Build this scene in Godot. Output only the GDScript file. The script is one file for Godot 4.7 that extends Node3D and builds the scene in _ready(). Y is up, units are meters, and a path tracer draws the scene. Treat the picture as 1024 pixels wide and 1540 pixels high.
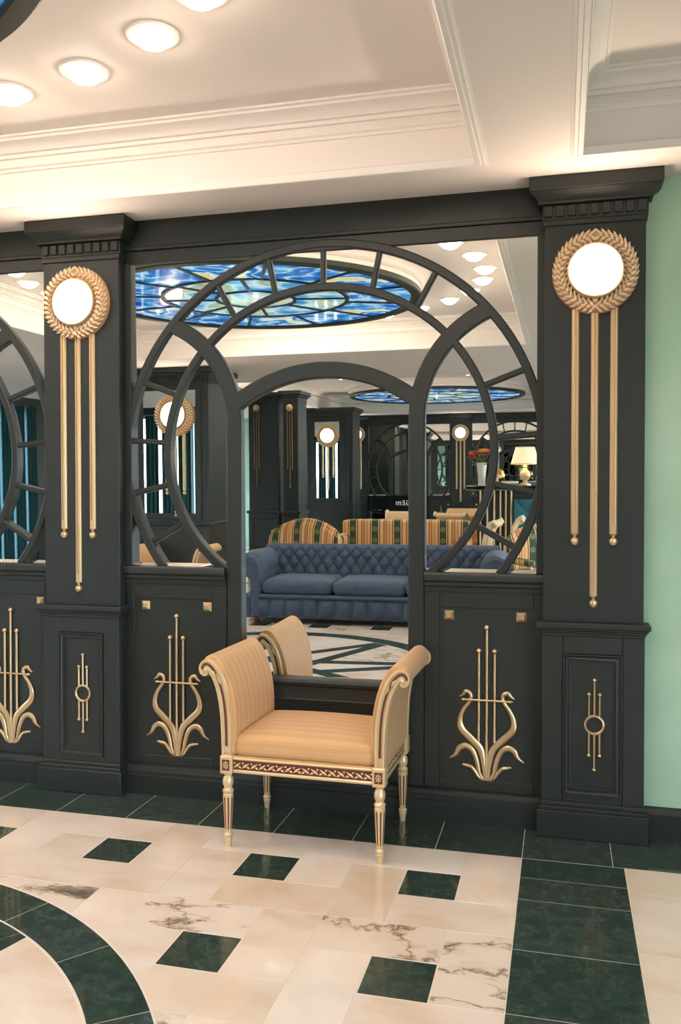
extends Node3D
# A hotel lobby: a dark panelled wall of arched mirrors, a gilt settee, and the room that the mirrors show.

const TILT := 0.0122        # the mirrors lean forward by 0.7 degrees
const SOFFIT := 2.725
const CEIL := 3.0
const BAY_X := -1.05
const MED := Vector2(-2.34, 2.57)   # centre of the floor medallion (x, z)
const DOME := Vector2(-2.28, 2.51)

var M := {}
var cache := {}
var taken := {}
var rng := RandomNumberGenerator.new()


# ------------------------------------------------------------------ shapes
class S:
	var v := PackedVector3Array()
	var t := Transform3D.IDENTITY

	func tri(a: Vector3, b: Vector3, c: Vector3) -> void:
		if t.basis.determinant() < 0.0:
			v.append(t * a); v.append(t * c); v.append(t * b)
		else:
			v.append(t * a); v.append(t * b); v.append(t * c)

	func quad(a: Vector3, b: Vector3, c: Vector3, d: Vector3) -> void:
		tri(a, b, c)
		tri(a, c, d)

	func face(p: Array, out: Vector3) -> void:
		var n: Vector3 = (p[1] - p[0]).cross(p[2] - p[0])
		if n.dot(out) < 0.0:
			p.reverse()
		for i in range(1, p.size() - 1):
			tri(p[0], p[i], p[i + 1])

	func box(lo: Vector3, hi: Vector3, c := 0.0) -> S:
		var m := (lo + hi) / 2.0
		var h := (hi - lo) / 2.0
		c = minf(c, minf(h.x, minf(h.y, h.z)) * 0.9)
		var at := func(axis: int, s: Vector3) -> Vector3:
			var e := h - Vector3(c, c, c)
			e[axis] = h[axis]
			return m + s * e
		for axis in 3:
			var b := (axis + 1) % 3
			var d := (axis + 2) % 3
			for sg in [-1.0, 1.0]:
				var pts := []
				for q in [[-1.0, -1.0], [1.0, -1.0], [1.0, 1.0], [-1.0, 1.0]]:
					var s := Vector3.ZERO
					s[axis] = sg; s[b] = q[0]; s[d] = q[1]
					pts.append(at.call(axis, s))
				var out := Vector3.ZERO
				out[axis] = sg
				face(pts, out)
			if c > 0.0:
				for s1 in [-1.0, 1.0]:
					for s2 in [-1.0, 1.0]:
						var pts := []
						for k in [[b, -1.0], [b, 1.0], [d, 1.0], [d, -1.0]]:
							var s := Vector3.ZERO
							s[axis] = k[1]; s[b] = s1; s[d] = s2
							pts.append(at.call(k[0], s))
						var out := Vector3.ZERO
						out[b] = s1; out[d] = s2
						face(pts, out)
		if c > 0.0:
			for sx in [-1.0, 1.0]:
				for sy in [-1.0, 1.0]:
					for sz in [-1.0, 1.0]:
						var s := Vector3(sx, sy, sz)
						face([at.call(0, s), at.call(1, s), at.call(2, s)], s)
		return self

	# profile of (r, y), from bottom to top
	func lathe(prof: Array, seg := 24, flute := 0.0, flutes := 0) -> S:
		for i in prof.size() - 1:
			for j in seg:
				var p := []
				for k in [[i, j], [i, j + 1], [i + 1, j + 1], [i + 1, j]]:
					var a: float = TAU * k[1] / seg
					var r: float = prof[k[0]].x
					if flutes > 0:
						r *= 1.0 - flute * (0.5 + 0.5 * cos(a * flutes))
					p.append(Vector3(r * sin(a), prof[k[0]].y, r * cos(a)))
				if prof[i].x < 1e-6:
					tri(p[0], p[2], p[3])
				elif prof[i + 1].x < 1e-6:
					tri(p[0], p[1], p[2])
				else:
					quad(p[0], p[1], p[2], p[3])
		return self

	func ball(c: Vector3, r: float, seg := 12, sq := Vector3.ONE) -> S:
		var rings := seg / 2
		for i in rings:
			for j in seg:
				var p := []
				for k in [[i, j], [i, j + 1], [i + 1, j + 1], [i + 1, j]]:
					var a: float = TAU * k[1] / seg
					var b: float = PI * k[0] / rings - PI / 2.0
					p.append(c + r * Vector3(cos(b) * sin(a), sin(b), cos(b) * cos(a)) * sq)
				if i == 0:
					tri(p[0], p[2], p[3])
				elif i == rings - 1:
					tri(p[0], p[1], p[2])
				else:
					quad(p[0], p[1], p[2], p[3])
		return self

	# sweeps a closed profile of (offset to the left of the path, z) along a path in the xy plane
	func sweep(path: PackedVector2Array, prof: Array, closed := false, widths := []) -> S:
		var n := path.size()
		var area := 0.0
		for j in prof.size():
			area += prof[j].cross(prof[(j + 1) % prof.size()])
		if area < 0.0:
			prof = prof.duplicate()
			prof.reverse()
		var rings := []
		for i in n:
			var a := path[(i - 1 + n) % n] if closed or i > 0 else path[i]
			var b := path[(i + 1) % n] if closed or i < n - 1 else path[i]
			var d0 := (path[i] - a).normalized() if a != path[i] else (b - path[i]).normalized()
			var d1 := (b - path[i]).normalized() if b != path[i] else d0
			var n0 := Vector2(-d0.y, d0.x)
			var n1 := Vector2(-d1.y, d1.x)
			var m := (n0 + n1).normalized()
			m /= maxf(0.25, m.dot(n0))
			var w: Variant = 1.0 if widths.is_empty() else widths[i]
			var ring := []
			for q in prof:
				var ww: float = w if w is float else w.x
				var wz: float = (1.0 if widths.is_empty() else ww) if w is float else w.y
				var p: Vector2 = path[i] + m * q.x * ww
				ring.append(Vector3(p.x, p.y, q.y * wz))
			rings.append(ring)
		var k := prof.size()
		for i in (n if closed else n - 1):
			var A: Array = rings[i]
			var B: Array = rings[(i + 1) % n]
			for j in k:
				var j1 := (j + 1) % k
				quad(A[j], A[j1], B[j1], B[j])
		if not closed:
			var flat := PackedVector2Array(prof)
			var idx := Geometry2D.triangulate_polygon(flat)
			for e in range(0, idx.size(), 3):
				var f := (flat[idx[e + 1]] - flat[idx[e]]).cross(flat[idx[e + 2]] - flat[idx[e]]) < 0.0
				var o := [idx[e], idx[e + 2], idx[e + 1]] if f else [idx[e], idx[e + 1], idx[e + 2]]
				tri(rings[0][o[0]], rings[0][o[2]], rings[0][o[1]])
				tri(rings[n - 1][o[0]], rings[n - 1][o[1]], rings[n - 1][o[2]])
		return self

	# a polygon of the xy plane between two depths, its front edge chamfered
	func extrude(poly: PackedVector2Array, z0: float, z1: float, c := 0.0) -> S:
		if Geometry2D.is_polygon_clockwise(poly):
			poly = poly.duplicate()
			poly.reverse()
		var n := poly.size()
		var top := poly
		if c > 0.0:
			top = PackedVector2Array()
			for i in n:
				var d0 := (poly[i] - poly[(i - 1 + n) % n]).normalized()
				var d1 := (poly[(i + 1) % n] - poly[i]).normalized()
				var m := (Vector2(-d0.y, d0.x) + Vector2(-d1.y, d1.x)).normalized()
				top.append(poly[i] + m * c / maxf(0.4, m.dot(Vector2(-d0.y, d0.x))))
		var zc := z1 - c
		for i in n:
			var j := (i + 1) % n
			quad(Vector3(poly[i].x, poly[i].y, z0), Vector3(poly[j].x, poly[j].y, z0), Vector3(poly[j].x, poly[j].y, zc), Vector3(poly[i].x, poly[i].y, zc))
			if c > 0.0:
				quad(Vector3(poly[i].x, poly[i].y, zc), Vector3(poly[j].x, poly[j].y, zc), Vector3(top[j].x, top[j].y, z1), Vector3(top[i].x, top[i].y, z1))
		for side in 2:
			var pl := poly if side == 0 else top
			var z := z0 if side == 0 else z1
			var idx := Geometry2D.triangulate_polygon(pl)
			for e in range(0, idx.size(), 3):
				var a := Vector3(pl[idx[e]].x, pl[idx[e]].y, z)
				var b := Vector3(pl[idx[e + 1]].x, pl[idx[e + 1]].y, z)
				var d := Vector3(pl[idx[e + 2]].x, pl[idx[e + 2]].y, z)
				face([a, b, d], Vector3(0, 0, -1 if side == 0 else 1))
		return self

	# a round tube along points in space
	func tube(path: Array, radii: Array, seg := 8) -> S:
		var n := path.size()
		var rings := []
		var up := Vector3(0.123, 0.987, 0.31).normalized()
		for i in n:
			var d: Vector3 = (path[mini(i + 1, n - 1)] - path[maxi(i - 1, 0)]).normalized()
			var a := (up - d * up.dot(d)).normalized()
			var b := d.cross(a)
			up = a
			var ring := []
			for j in seg:
				var w := TAU * j / seg
				ring.append(path[i] + (a * cos(w) + b * sin(w)) * float(radii[i]))
			rings.append(ring)
		for i in n - 1:
			for j in seg:
				var k := (j + 1) % seg
				quad(rings[i][j], rings[i][k], rings[i + 1][k], rings[i + 1][j])
		for j in range(1, seg - 1):
			tri(rings[0][0], rings[0][j + 1], rings[0][j])
			tri(rings[n - 1][0], rings[n - 1][j], rings[n - 1][j + 1])
		return self

	# a soft cushion: a rounded box whose top is crowned
	func cushion(c: Vector3, size: Vector3, r: float, n := 8, crown := 0.0) -> S:
		var h := size / 2.0
		r = minf(r, minf(h.x, minf(h.y, h.z)))
		var inner := h - Vector3(r, r, r)
		for axis in 3:
			var b := (axis + 1) % 3
			var d := (axis + 2) % 3
			for sg in [-1.0, 1.0]:
				var g := []
				for i in n + 1:
					var row := []
					for j in n + 1:
						var p := Vector3.ZERO
						p[axis] = sg
						p[b] = (2.0 * i / n - 1.0) * sg
						p[d] = 2.0 * j / n - 1.0
						# more points near the rounded rim
						for e in [b, d]:
							p[e] = signf(p[e]) * pow(absf(p[e]), 0.62)
						var q := p * h
						var core := q.clamp(-inner, inner)
						var o := core + (q - core).normalized() * r if (q - core).length() > 1e-7 else q
						if o.y > 0.0:
							o.y += crown * (1.0 - pow(absf(o.x / h.x), 2.5)) * (1.0 - pow(absf(o.z / h.z), 2.5))
						row.append(c + o)
					g.append(row)
				for i in n:
					for j in n:
						quad(g[i][j], g[i + 1][j], g[i + 1][j + 1], g[i][j + 1])
		return self

	func grid(nu: int, nv: int, f: Callable) -> S:
		var g := []
		for i in nu + 1:
			var row := []
			for j in nv + 1:
				row.append(f.call(float(i) / nu, float(j) / nv))
			g.append(row)
		for i in nu:
			for j in nv:
				quad(g[i][j], g[i + 1][j], g[i + 1][j + 1], g[i][j + 1])
		return self

	func leaf(a: Vector3, b: Vector3, w: float, h: float, up: Vector3) -> void:
		var d := b - a
		var s := d.normalized().cross(up) * w
		var l := a + d * 0.42 - s
		var r := a + d * 0.42 + s
		var m := a + d * 0.45 + up * h
		var lo := a + d * 0.45 - up * h * 0.6
		face([a, l, m], up - s); face([l, b, m], up - s)
		face([a, r, m], up + s); face([r, b, m], up + s)
		face([a, l, lo], -up); face([l, b, lo], -up)
		face([a, r, lo], -up); face([r, b, lo], -up)

	func mesh(cosine := 0.76) -> ArrayMesh:
		var nt := v.size() / 3
		var fn := PackedVector3Array()
		fn.resize(nt)
		var at := {}
		var keys := []
		keys.resize(v.size())
		for i in nt:
			fn[i] = (v[i * 3 + 1] - v[i * 3]).cross(v[i * 3 + 2] - v[i * 3])
			for k in 3:
				var key := Vector3i((v[i * 3 + k] * 20000.0).round())
				keys[i * 3 + k] = key
				if at.has(key):
					at[key].append(i)
				else:
					at[key] = [i]
		var unit := PackedVector3Array()
		unit.resize(nt)
		for i in nt:
			unit[i] = fn[i].normalized()
		var ov := PackedVector3Array()
		var on := PackedVector3Array()
		ov.resize(v.size())
		on.resize(v.size())
		for i in nt:
			for k in 3:
				var s := Vector3.ZERO
				for f in at[keys[i * 3 + k]]:
					if unit[f].dot(unit[i]) > cosine:
						s += fn[f]
				var o := i * 3 + (2 - k)      # Godot's front faces run clockwise
				ov[o] = v[i * 3 + k]
				on[o] = s.normalized() if s.length_squared() > 1e-24 else unit[i]
		var arr := []
		arr.resize(Mesh.ARRAY_MAX)
		arr[Mesh.ARRAY_VERTEX] = ov
		arr[Mesh.ARRAY_NORMAL] = on
		var m := ArrayMesh.new()
		m.add_surface_from_arrays(Mesh.PRIMITIVE_TRIANGLES, arr)
		return m


# ------------------------------------------------------------------ nodes
func obj(called: String, shape: Variant, m: Material, parent: Node = self, at := Transform3D.IDENTITY) -> MeshInstance3D:
	var o := MeshInstance3D.new()
	o.mesh = shape.mesh() if shape is S else shape
	o.material_override = m
	o.transform = at
	if parent == self:
		o.name = numbered(called)
		add_child(o)
	else:
		o.name = called
		parent.add_child(o, true)
	return o


func numbered(called: String) -> String:
	var n: int = taken.get(called, 0)
	taken[called] = n + 1
	return called if n == 0 else "%s_%03d" % [called, n]


func thing(called: String, label: String, category: String, at := Vector3.ZERO, turn := 0.0, group := "") -> Node3D:
	var o := Node3D.new()
	o.name = numbered(called)
	add_child(o)
	o.position = at
	o.rotation.y = turn
	tag(o, label, category, group)
	return o


func tag(o: Node, label: String, category: String, group := "") -> void:
	o.set_meta("label", label)
	o.set_meta("category", category)
	if group:
		o.set_meta("group", group)


func structure(called: String) -> Node3D:
	var o := Node3D.new()
	o.name = called
	add_child(o)
	o.set_meta("kind", "structure")
	return o


func copy(src: Node3D, label: String, at: Vector3, turn := 0.0, group := "") -> Node3D:
	var base: String = src.name
	base = base.rstrip("0123456789").rstrip("_") if base.length() > 4 and base.substr(base.length() - 4).begins_with("_0") else base
	var o: Node3D = src.duplicate()
	o.name = numbered(base)
	add_child(o)
	o.position = at
	o.rotation.y = turn
	o.set_meta("label", label)
	if group:
		o.set_meta("group", group)
	return o


func once(key: String, make: Callable) -> Mesh:
	if not cache.has(key):
		cache[key] = make.call().mesh()
	return cache[key]


func sh() -> S:
	return S.new()


func bx(lo: Vector3, hi: Vector3, c := 0.0) -> S:
	return S.new().box(lo, hi, c)


func v3(x: float, y: float, z: float) -> Vector3:
	return Vector3(x, y, z)


func smooth_path(p: Array, n := 6) -> PackedVector2Array:
	var out := PackedVector2Array()
	for i in p.size() - 1:
		var a: Vector2 = p[maxi(i - 1, 0)]
		var b: Vector2 = p[i]
		var c: Vector2 = p[i + 1]
		var d: Vector2 = p[mini(i + 2, p.size() - 1)]
		for k in n:
			out.append(b.cubic_interpolate(c, a, d, float(k) / n))
	out.append(p[p.size() - 1])
	return out


func smooth_list(p: Array, n := 6) -> Array:
	var out := []
	for i in p.size() - 1:
		for k in n:
			out.append(lerpf(p[i], p[i + 1], float(k) / n))
	out.append(float(p[p.size() - 1]))
	return out


func rect_path(x0: float, y0: float, x1: float, y1: float) -> PackedVector2Array:
	return PackedVector2Array([Vector2(x0, y0), Vector2(x1, y0), Vector2(x1, y1), Vector2(x0, y1)])


func rect_prof(a: float, b: float, z0: float, z1: float, c := 0.0) -> Array:
	if c <= 0.0:
		return [Vector2(a, z0), Vector2(b, z0), Vector2(b, z1), Vector2(a, z1)]
	return [Vector2(a, z0), Vector2(b, z0), Vector2(b, z1 - c), Vector2(b - c, z1), Vector2(a + c, z1), Vector2(a, z1 - c)]


# ------------------------------------------------------------------ materials
func rgb(r: int, g: int, b: int) -> Color:
	return Color(r / 255.0, g / 255.0, b / 255.0)


func mat(called: String, c: Color, rough := 0.5, metal := 0.0) -> StandardMaterial3D:
	var m := StandardMaterial3D.new()
	m.resource_name = called
	m.albedo_color = c
	m.roughness = rough
	m.metallic = metal
	M[called] = m
	return m


func noise(kind: int, freq: float, oct: int, s: int, warp := 0.0) -> FastNoiseLite:
	var n := FastNoiseLite.new()
	n.noise_type = kind
	n.frequency = freq
	n.fractal_octaves = oct
	n.fractal_type = FastNoiseLite.FRACTAL_FBM if oct > 1 else FastNoiseLite.FRACTAL_NONE
	n.seed = s
	if warp > 0.0:
		n.domain_warp_enabled = true
		n.domain_warp_amplitude = warp
		n.domain_warp_frequency = 0.008
		n.domain_warp_fractal_octaves = 4
	return n


func ramp(stops: Array) -> Gradient:
	var g := Gradient.new()
	g.offsets = PackedFloat32Array(stops.map(func(s): return s[0]))
	g.colors = PackedColorArray(stops.map(func(s): return s[1]))
	return g


func noise_tex(n: FastNoiseLite, g: Gradient, size := 512, normal := false) -> NoiseTexture2D:
	var t := NoiseTexture2D.new()
	t.width = size
	t.height = size
	t.seamless = true
	t.seamless_blend_skirt = 0.2
	t.noise = n
	if g:
		t.color_ramp = g
	if normal:
		t.as_normal_map = true
		t.bump_strength = 4.0
	return t


func tri_map(m: StandardMaterial3D, scale: Vector3, offset := Vector3.ZERO, world := false) -> void:
	m.uv1_triplanar = true
	m.uv1_world_triplanar = world
	m.uv1_scale = scale
	m.uv1_offset = offset
	m.uv1_triplanar_sharpness = 8.0


func materials() -> void:
	var m := mat("paint", rgb(36, 44, 42), 0.40)
	m.albedo_texture = noise_tex(noise(FastNoiseLite.TYPE_SIMPLEX_SMOOTH, 0.01, 4, 3), ramp([[0.0, Color(0.93, 0.93, 0.93)], [1.0, Color(1, 1, 1)]]), 256)
	tri_map(m, Vector3(0.7, 0.7, 0.7))
	m = mat("mirror", Color(0.93, 0.95, 0.94), 0.0, 1.0)
	m = mat("gold", rgb(220, 194, 152), 0.32, 0.8)
	m = mat("wreath_gold", rgb(246, 224, 192), 0.42, 0.15)
	m = mat("wreath_ground", rgb(190, 150, 108), 0.6, 0.1)
	m = mat("bronze", rgb(128, 108, 78), 0.4, 0.7)
	m = mat("gilt", rgb(224, 200, 156), 0.30, 0.35)
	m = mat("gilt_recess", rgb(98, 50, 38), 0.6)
	m = mat("white_ceiling", rgb(238, 231, 226), 0.75)
	m = mat("white_trim", rgb(240, 236, 232), 0.55)
	m = mat("mint", rgb(182, 214, 190), 0.8)
	m.albedo_texture = noise_tex(noise(FastNoiseLite.TYPE_SIMPLEX_SMOOTH, 0.006, 4, 8), ramp([[0.25, Color(0.93, 0.96, 0.94)], [0.75, Color(1, 1, 1)]]), 256)
	tri_map(m, Vector3(0.5, 0.5, 0.5))
	m = mat("grout", rgb(214, 205, 192), 0.7)
	# marbles
	var cream := rgb(238, 224, 206)
	var vein := rgb(120, 108, 92)
	var soft := noise_tex(noise(FastNoiseLite.TYPE_SIMPLEX_SMOOTH, 0.005, 5, 21, 60.0), ramp([[0.0, rgb(222, 200, 172)], [0.35, rgb(233, 217, 197)], [0.6, cream], [1.0, rgb(242, 232, 218)]]), 512)
	var n2 := noise(FastNoiseLite.TYPE_SIMPLEX_SMOOTH, 0.0045, 5, 33, 80.0)
	var veined := noise_tex(n2, ramp([[0.0, cream], [0.36, rgb(234, 218, 198)], [0.455, rgb(224, 206, 184)], [0.487, rgb(150, 134, 112)], [0.50, vein], [0.512, rgb(196, 178, 154)], [0.56, rgb(232, 216, 196)], [1.0, cream]]), 512)
	var smoky := noise_tex(noise(FastNoiseLite.TYPE_SIMPLEX_SMOOTH, 0.006, 6, 47, 110.0), ramp([[0.0, rgb(92, 86, 74)], [0.26, rgb(150, 138, 118)], [0.36, rgb(216, 198, 174)], [0.5, rgb(234, 219, 200)], [1.0, cream]]), 512)
	var k := 0
	for spec in [[soft, 0.9, 0.0], [soft, 0.9, 0.37], [soft, 0.9, 0.71], [veined, 0.75, 0.13], [veined, 0.75, 0.55], [smoky, 0.8, 0.2], [soft, 0.8, 0.5]]:
		m = mat("marble_%d" % k, [Color(0.94, 0.96, 0.98), Color(0.92, 0.92, 0.93), Color(0.95, 0.95, 0.97), Color(0.94, 0.95, 0.97), Color(0.93, 0.93, 0.94), Color(0.94, 0.95, 0.97), Color(0.91, 0.90, 0.89)][k], 0.07)
		m.albedo_texture = spec[0]
		m.metallic_specular = 0.5
		tri_map(m, Vector3(spec[1], spec[1], spec[1] * (2.2 if k % 2 else 1.0)), Vector3(spec[2], spec[2] * 1.7, spec[2] * 2.3), true)
		k += 1
	var gtex := noise_tex(noise(FastNoiseLite.TYPE_SIMPLEX_SMOOTH, 0.014, 6, 61, 50.0), ramp([[0.0, rgb(44, 58, 54)], [0.45, rgb(50, 66, 61)], [0.58, rgb(56, 72, 66)], [0.62, rgb(74, 90, 83)], [0.65, rgb(54, 70, 64)], [1.0, rgb(48, 64, 59)]]), 512)
	for i in 3:
		m = mat("green_marble_%d" % i, [Color(1, 1, 1), Color(0.9, 0.94, 0.92), Color(1.0, 0.98, 0.95)][i], 0.08)
		m.albedo_texture = gtex
		tri_map(m, Vector3(1.6, 1.6, 1.6), Vector3(0.3, 0.2, 0.4) * i, true)
	# upholstery
	for axis in 2:
		m = mat("peach_%d" % axis, Color(1, 1, 1), 0.62)
		m.albedo_texture = ribbed(axis, rgb(206, 164, 114), rgb(192, 148, 98))
		m.rim_enabled = true
		m.rim = 0.35
		m.rim_tint = 0.6
		tri_map(m, Vector3(3.2, 3.2, 3.2))
	m = mat("striped", Color(1, 1, 1), 0.75)
	m.albedo_texture = striped()
	tri_map(m, Vector3(3.4, 3.4, 3.4))
	m = mat("blue_velvet", rgb(60, 76, 98), 0.7)
	m.albedo_texture = noise_tex(noise(FastNoiseLite.TYPE_SIMPLEX_SMOOTH, 0.02, 4, 5), ramp([[0.2, Color(0.85, 0.87, 0.9)], [0.8, Color(1, 1, 1)]]), 256)
	m.rim_enabled = true
	m.rim = 0.8
	m.rim_tint = 0.5
	tri_map(m, Vector3(2, 2, 2))
	mat("navy_button", rgb(30, 38, 54), 0.7)
	mat("teal_velvet", rgb(34, 110, 122), 0.6)
	mat("teal_drape", rgb(34, 84, 90), 0.8)
	mat("cream_cloth", rgb(222, 192, 150), 0.7)
	mat("cream_wood", rgb(228, 208, 172), 0.4)
	mat("tan_leather", rgb(206, 164, 110), 0.5)
	m = mat("honey_wood", rgb(176, 112, 62), 0.35)
	m.albedo_texture = noise_tex(noise(FastNoiseLite.TYPE_SIMPLEX_SMOOTH, 0.01, 4, 77, 40.0), ramp([[0.2, Color(0.75, 0.72, 0.68)], [0.8, Color(1, 1, 1)]]), 256)
	tri_map(m, Vector3(0.6, 4.0, 4.0))
	mat("red_wood", rgb(92, 40, 30), 0.35)
	mat("black_lacquer", rgb(24, 26, 27), 0.15)
	mat("chrome", rgb(206, 208, 210), 0.15, 1.0)
	mat("dark_lead", rgb(40, 50, 46), 0.5, 0.2)
	mat("book_blue", rgb(80, 104, 160), 0.6)
	mat("book_white", rgb(230, 228, 222), 0.6)
	mat("book_tan", rgb(190, 150, 104), 0.6)
	mat("porcelain", rgb(226, 228, 230), 0.15)
	mat("brass_shiny", rgb(214, 170, 96), 0.2, 1.0)
	mat("petal_red", rgb(196, 30, 46), 0.6)
	mat("petal_yellow", rgb(226, 200, 96), 0.6)
	mat("leaf_green", rgb(92, 128, 52), 0.55)
	mat("asphalt", rgb(150, 152, 148), 0.9)
	mat("white_frame", rgb(232, 232, 228), 0.4)
	m = mat("pane", Color(0.9, 0.96, 0.97, 0.06), 0.0)
	m.transparency = BaseMaterial3D.TRANSPARENCY_ALPHA
	# what gives off light
	m = mat("lamp_glass", rgb(255, 244, 226), 0.25)
	glow(m, rgb(255, 236, 206), 5.0)
	m = mat("downlight_glass", rgb(255, 240, 220), 0.3)
	glow(m, rgb(255, 236, 208), 16.0)
	m = mat("shade_glow", rgb(240, 228, 200), 0.8)
	glow(m, rgb(255, 226, 176), 0.55)
	var seed_base := 101
	for i in 4:
		m = mat("stained_%d" % i, rgb(60, 110, 160), 0.06)
		var n := noise([FastNoiseLite.TYPE_SIMPLEX_SMOOTH, FastNoiseLite.TYPE_SIMPLEX_SMOOTH, FastNoiseLite.TYPE_SIMPLEX_SMOOTH, FastNoiseLite.TYPE_SIMPLEX_SMOOTH][i], [0.010, 0.014, 0.012, 0.016][i], 2, seed_base + i, 45.0)
		var stops: Array = [
			[[0.0, rgb(30, 80, 160)], [0.30, rgb(48, 122, 204)], [0.40, rgb(110, 180, 230)], [0.47, rgb(232, 244, 250)], [0.53, rgb(70, 140, 210)], [0.62, rgb(36, 96, 180)], [0.68, rgb(120, 186, 230)], [0.74, rgb(240, 246, 240)], [0.85, rgb(240, 220, 150)], [1.0, rgb(236, 214, 140)]],
			[[0.0, rgb(26, 66, 140)], [0.2, rgb(44, 112, 190)], [0.45, rgb(110, 180, 228)], [0.55, rgb(236, 246, 250)], [0.65, rgb(72, 140, 208)], [0.85, rgb(50, 110, 190)], [1.0, rgb(232, 242, 246)]],
			[[0.0, rgb(40, 110, 190)], [0.35, rgb(120, 186, 226)], [0.5, rgb(232, 244, 246)], [0.62, rgb(140, 190, 170)], [0.75, rgb(226, 214, 160)], [1.0, rgb(70, 140, 200)]],
			[[0.0, rgb(120, 170, 190)], [0.4, rgb(206, 220, 200)], [0.55, rgb(236, 214, 150)], [0.7, rgb(180, 206, 210)], [1.0, rgb(90, 150, 200)]]][i]
		var tex := noise_tex(n, ramp(stops), 512)
		m.albedo_texture = tex
		m.emission_enabled = true
		m.emission = Color.WHITE
		m.emission_operator = BaseMaterial3D.EMISSION_OP_MULTIPLY
		m.emission_texture = tex
		m.emission_energy_multiplier = 0.85
		tri_map(m, Vector3(0.42, 0.42, 0.42), Vector3(0.1, 0.2, 0.3) * i, true)


func glow(m: StandardMaterial3D, c: Color, e: float) -> void:
	m.emission_enabled = true
	m.emission = c
	m.emission_energy_multiplier = e


func ribbed(axis: int, a: Color, b: Color) -> ImageTexture:
	var im := Image.create(256, 256, false, Image.FORMAT_RGB8)
	var r := RandomNumberGenerator.new()
	r.seed = 9 + axis
	var tone := []
	for i in 256:
		var s := 0.5 + 0.5 * sin(TAU * i * 6.0 / 256.0)
		tone.append(clampf((0.85 if s > 0.45 else 0.25) + 0.25 * sin(TAU * i * 25.0 / 256.0), 0.0, 1.0))
	for y in 256:
		for x in 256:
			var t: float = tone[x] if axis == 0 else tone[y]
			im.set_pixel(x, y, b.lerp(a, clampf(t + r.randf_range(-0.3, 0.3), 0.0, 1.0)))
	return ImageTexture.create_from_image(im)


func striped() -> ImageTexture:
	var im := Image.create(256, 256, false, Image.FORMAT_RGB8)
	var cream := rgb(232, 200, 142)
	var red := rgb(166, 56, 44)
	var green := rgb(52, 82, 56)
	var ochre := rgb(214, 160, 96)
	var bands := [[0, cream], [22, red], [34, cream], [44, green], [118, cream], [128, red], [140, cream], [162, ochre], [186, cream], [200, red], [208, ochre], [232, red], [240, cream]]
	for x in 256:
		var c := cream
		for b in bands:
			if x >= b[0]:
				c = b[1]
		for y in 256:
			var p := c
			if x >= 44 and x < 118:
				var d := Vector2(x - 81, fposmod(y, 128) - 64).length()
				if d < 26.0 and d > 18.0 or d < 8.0:
					p = rgb(170, 160, 84)
			im.set_pixel(x, y, p)
	return ImageTexture.create_from_image(im)


# ------------------------------------------------------------------ the scene
func _ready() -> void:
	rng.seed = 4711
	# camera
	var cam := Camera3D.new()
	cam.name = "camera"
	cam.fov = 60.90
	cam.near = 0.05
	cam.far = 120.0
	add_child(cam)
	cam.position = Vector3(0.0, 1.42, 3.80)
	cam.rotation = Vector3(-0.01908, 0.24892, 0.0)
	cam.current = true
	# sky and exposure
	var env := Environment.new()
	env.tonemap_mode = Environment.TONE_MAPPER_LINEAR
	env.tonemap_exposure = 1.08
	env.background_mode = Environment.BG_SKY
	var sky := Sky.new()
	var sm := ProceduralSkyMaterial.new()
	sm.sky_top_color = rgb(176, 200, 230)
	sm.sky_horizon_color = rgb(232, 236, 240)
	sm.ground_bottom_color = rgb(150, 150, 145)
	sm.ground_horizon_color = rgb(200, 205, 205)
	sm.sky_energy_multiplier = 3.8
	sm.ground_energy_multiplier = 2.2
	sky.sky_material = sm
	env.sky = sky
	env.sdfgi_enabled = true
	env.ssao_enabled = true
	env.ssil_enabled = true
	var we := WorldEnvironment.new()
	we.name = "environment"
	we.environment = env
	add_child(we)

	materials()
	build_floor()
	build_ceiling()
	build_walls()
	build_windows()
	build_stained_glass()
	build_downlights()
	build_front()
	build_back()
	build_piers()
	build_settees()
	build_blue_sofa()
	build_seating()
	build_counter()
	build_piano()


# ------------------------------------------------------------------ floor
const CX := 0.2095
const CZ := 0.2125
const FX := -0.146
const FZ := 0.345
const RING_IN := 1.39
const RING_OUT := 1.565

func flat() -> Transform3D:
	return Transform3D(Basis(Vector3(1, 0, 0), Vector3(0, 0, 1), Vector3(0, 1, 0)), Vector3.ZERO)


func slab_of(poly: PackedVector2Array, c := 0.0) -> S:
	var s := sh()
	s.t = flat()
	return s.extrude(poly, -0.012, 0.0, c)


func disc(r: float, n := 96) -> PackedVector2Array:
	var p := PackedVector2Array()
	for i in n:
		p.append(MED + Vector2.from_angle(TAU * i / n) * r)
	return p


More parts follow.
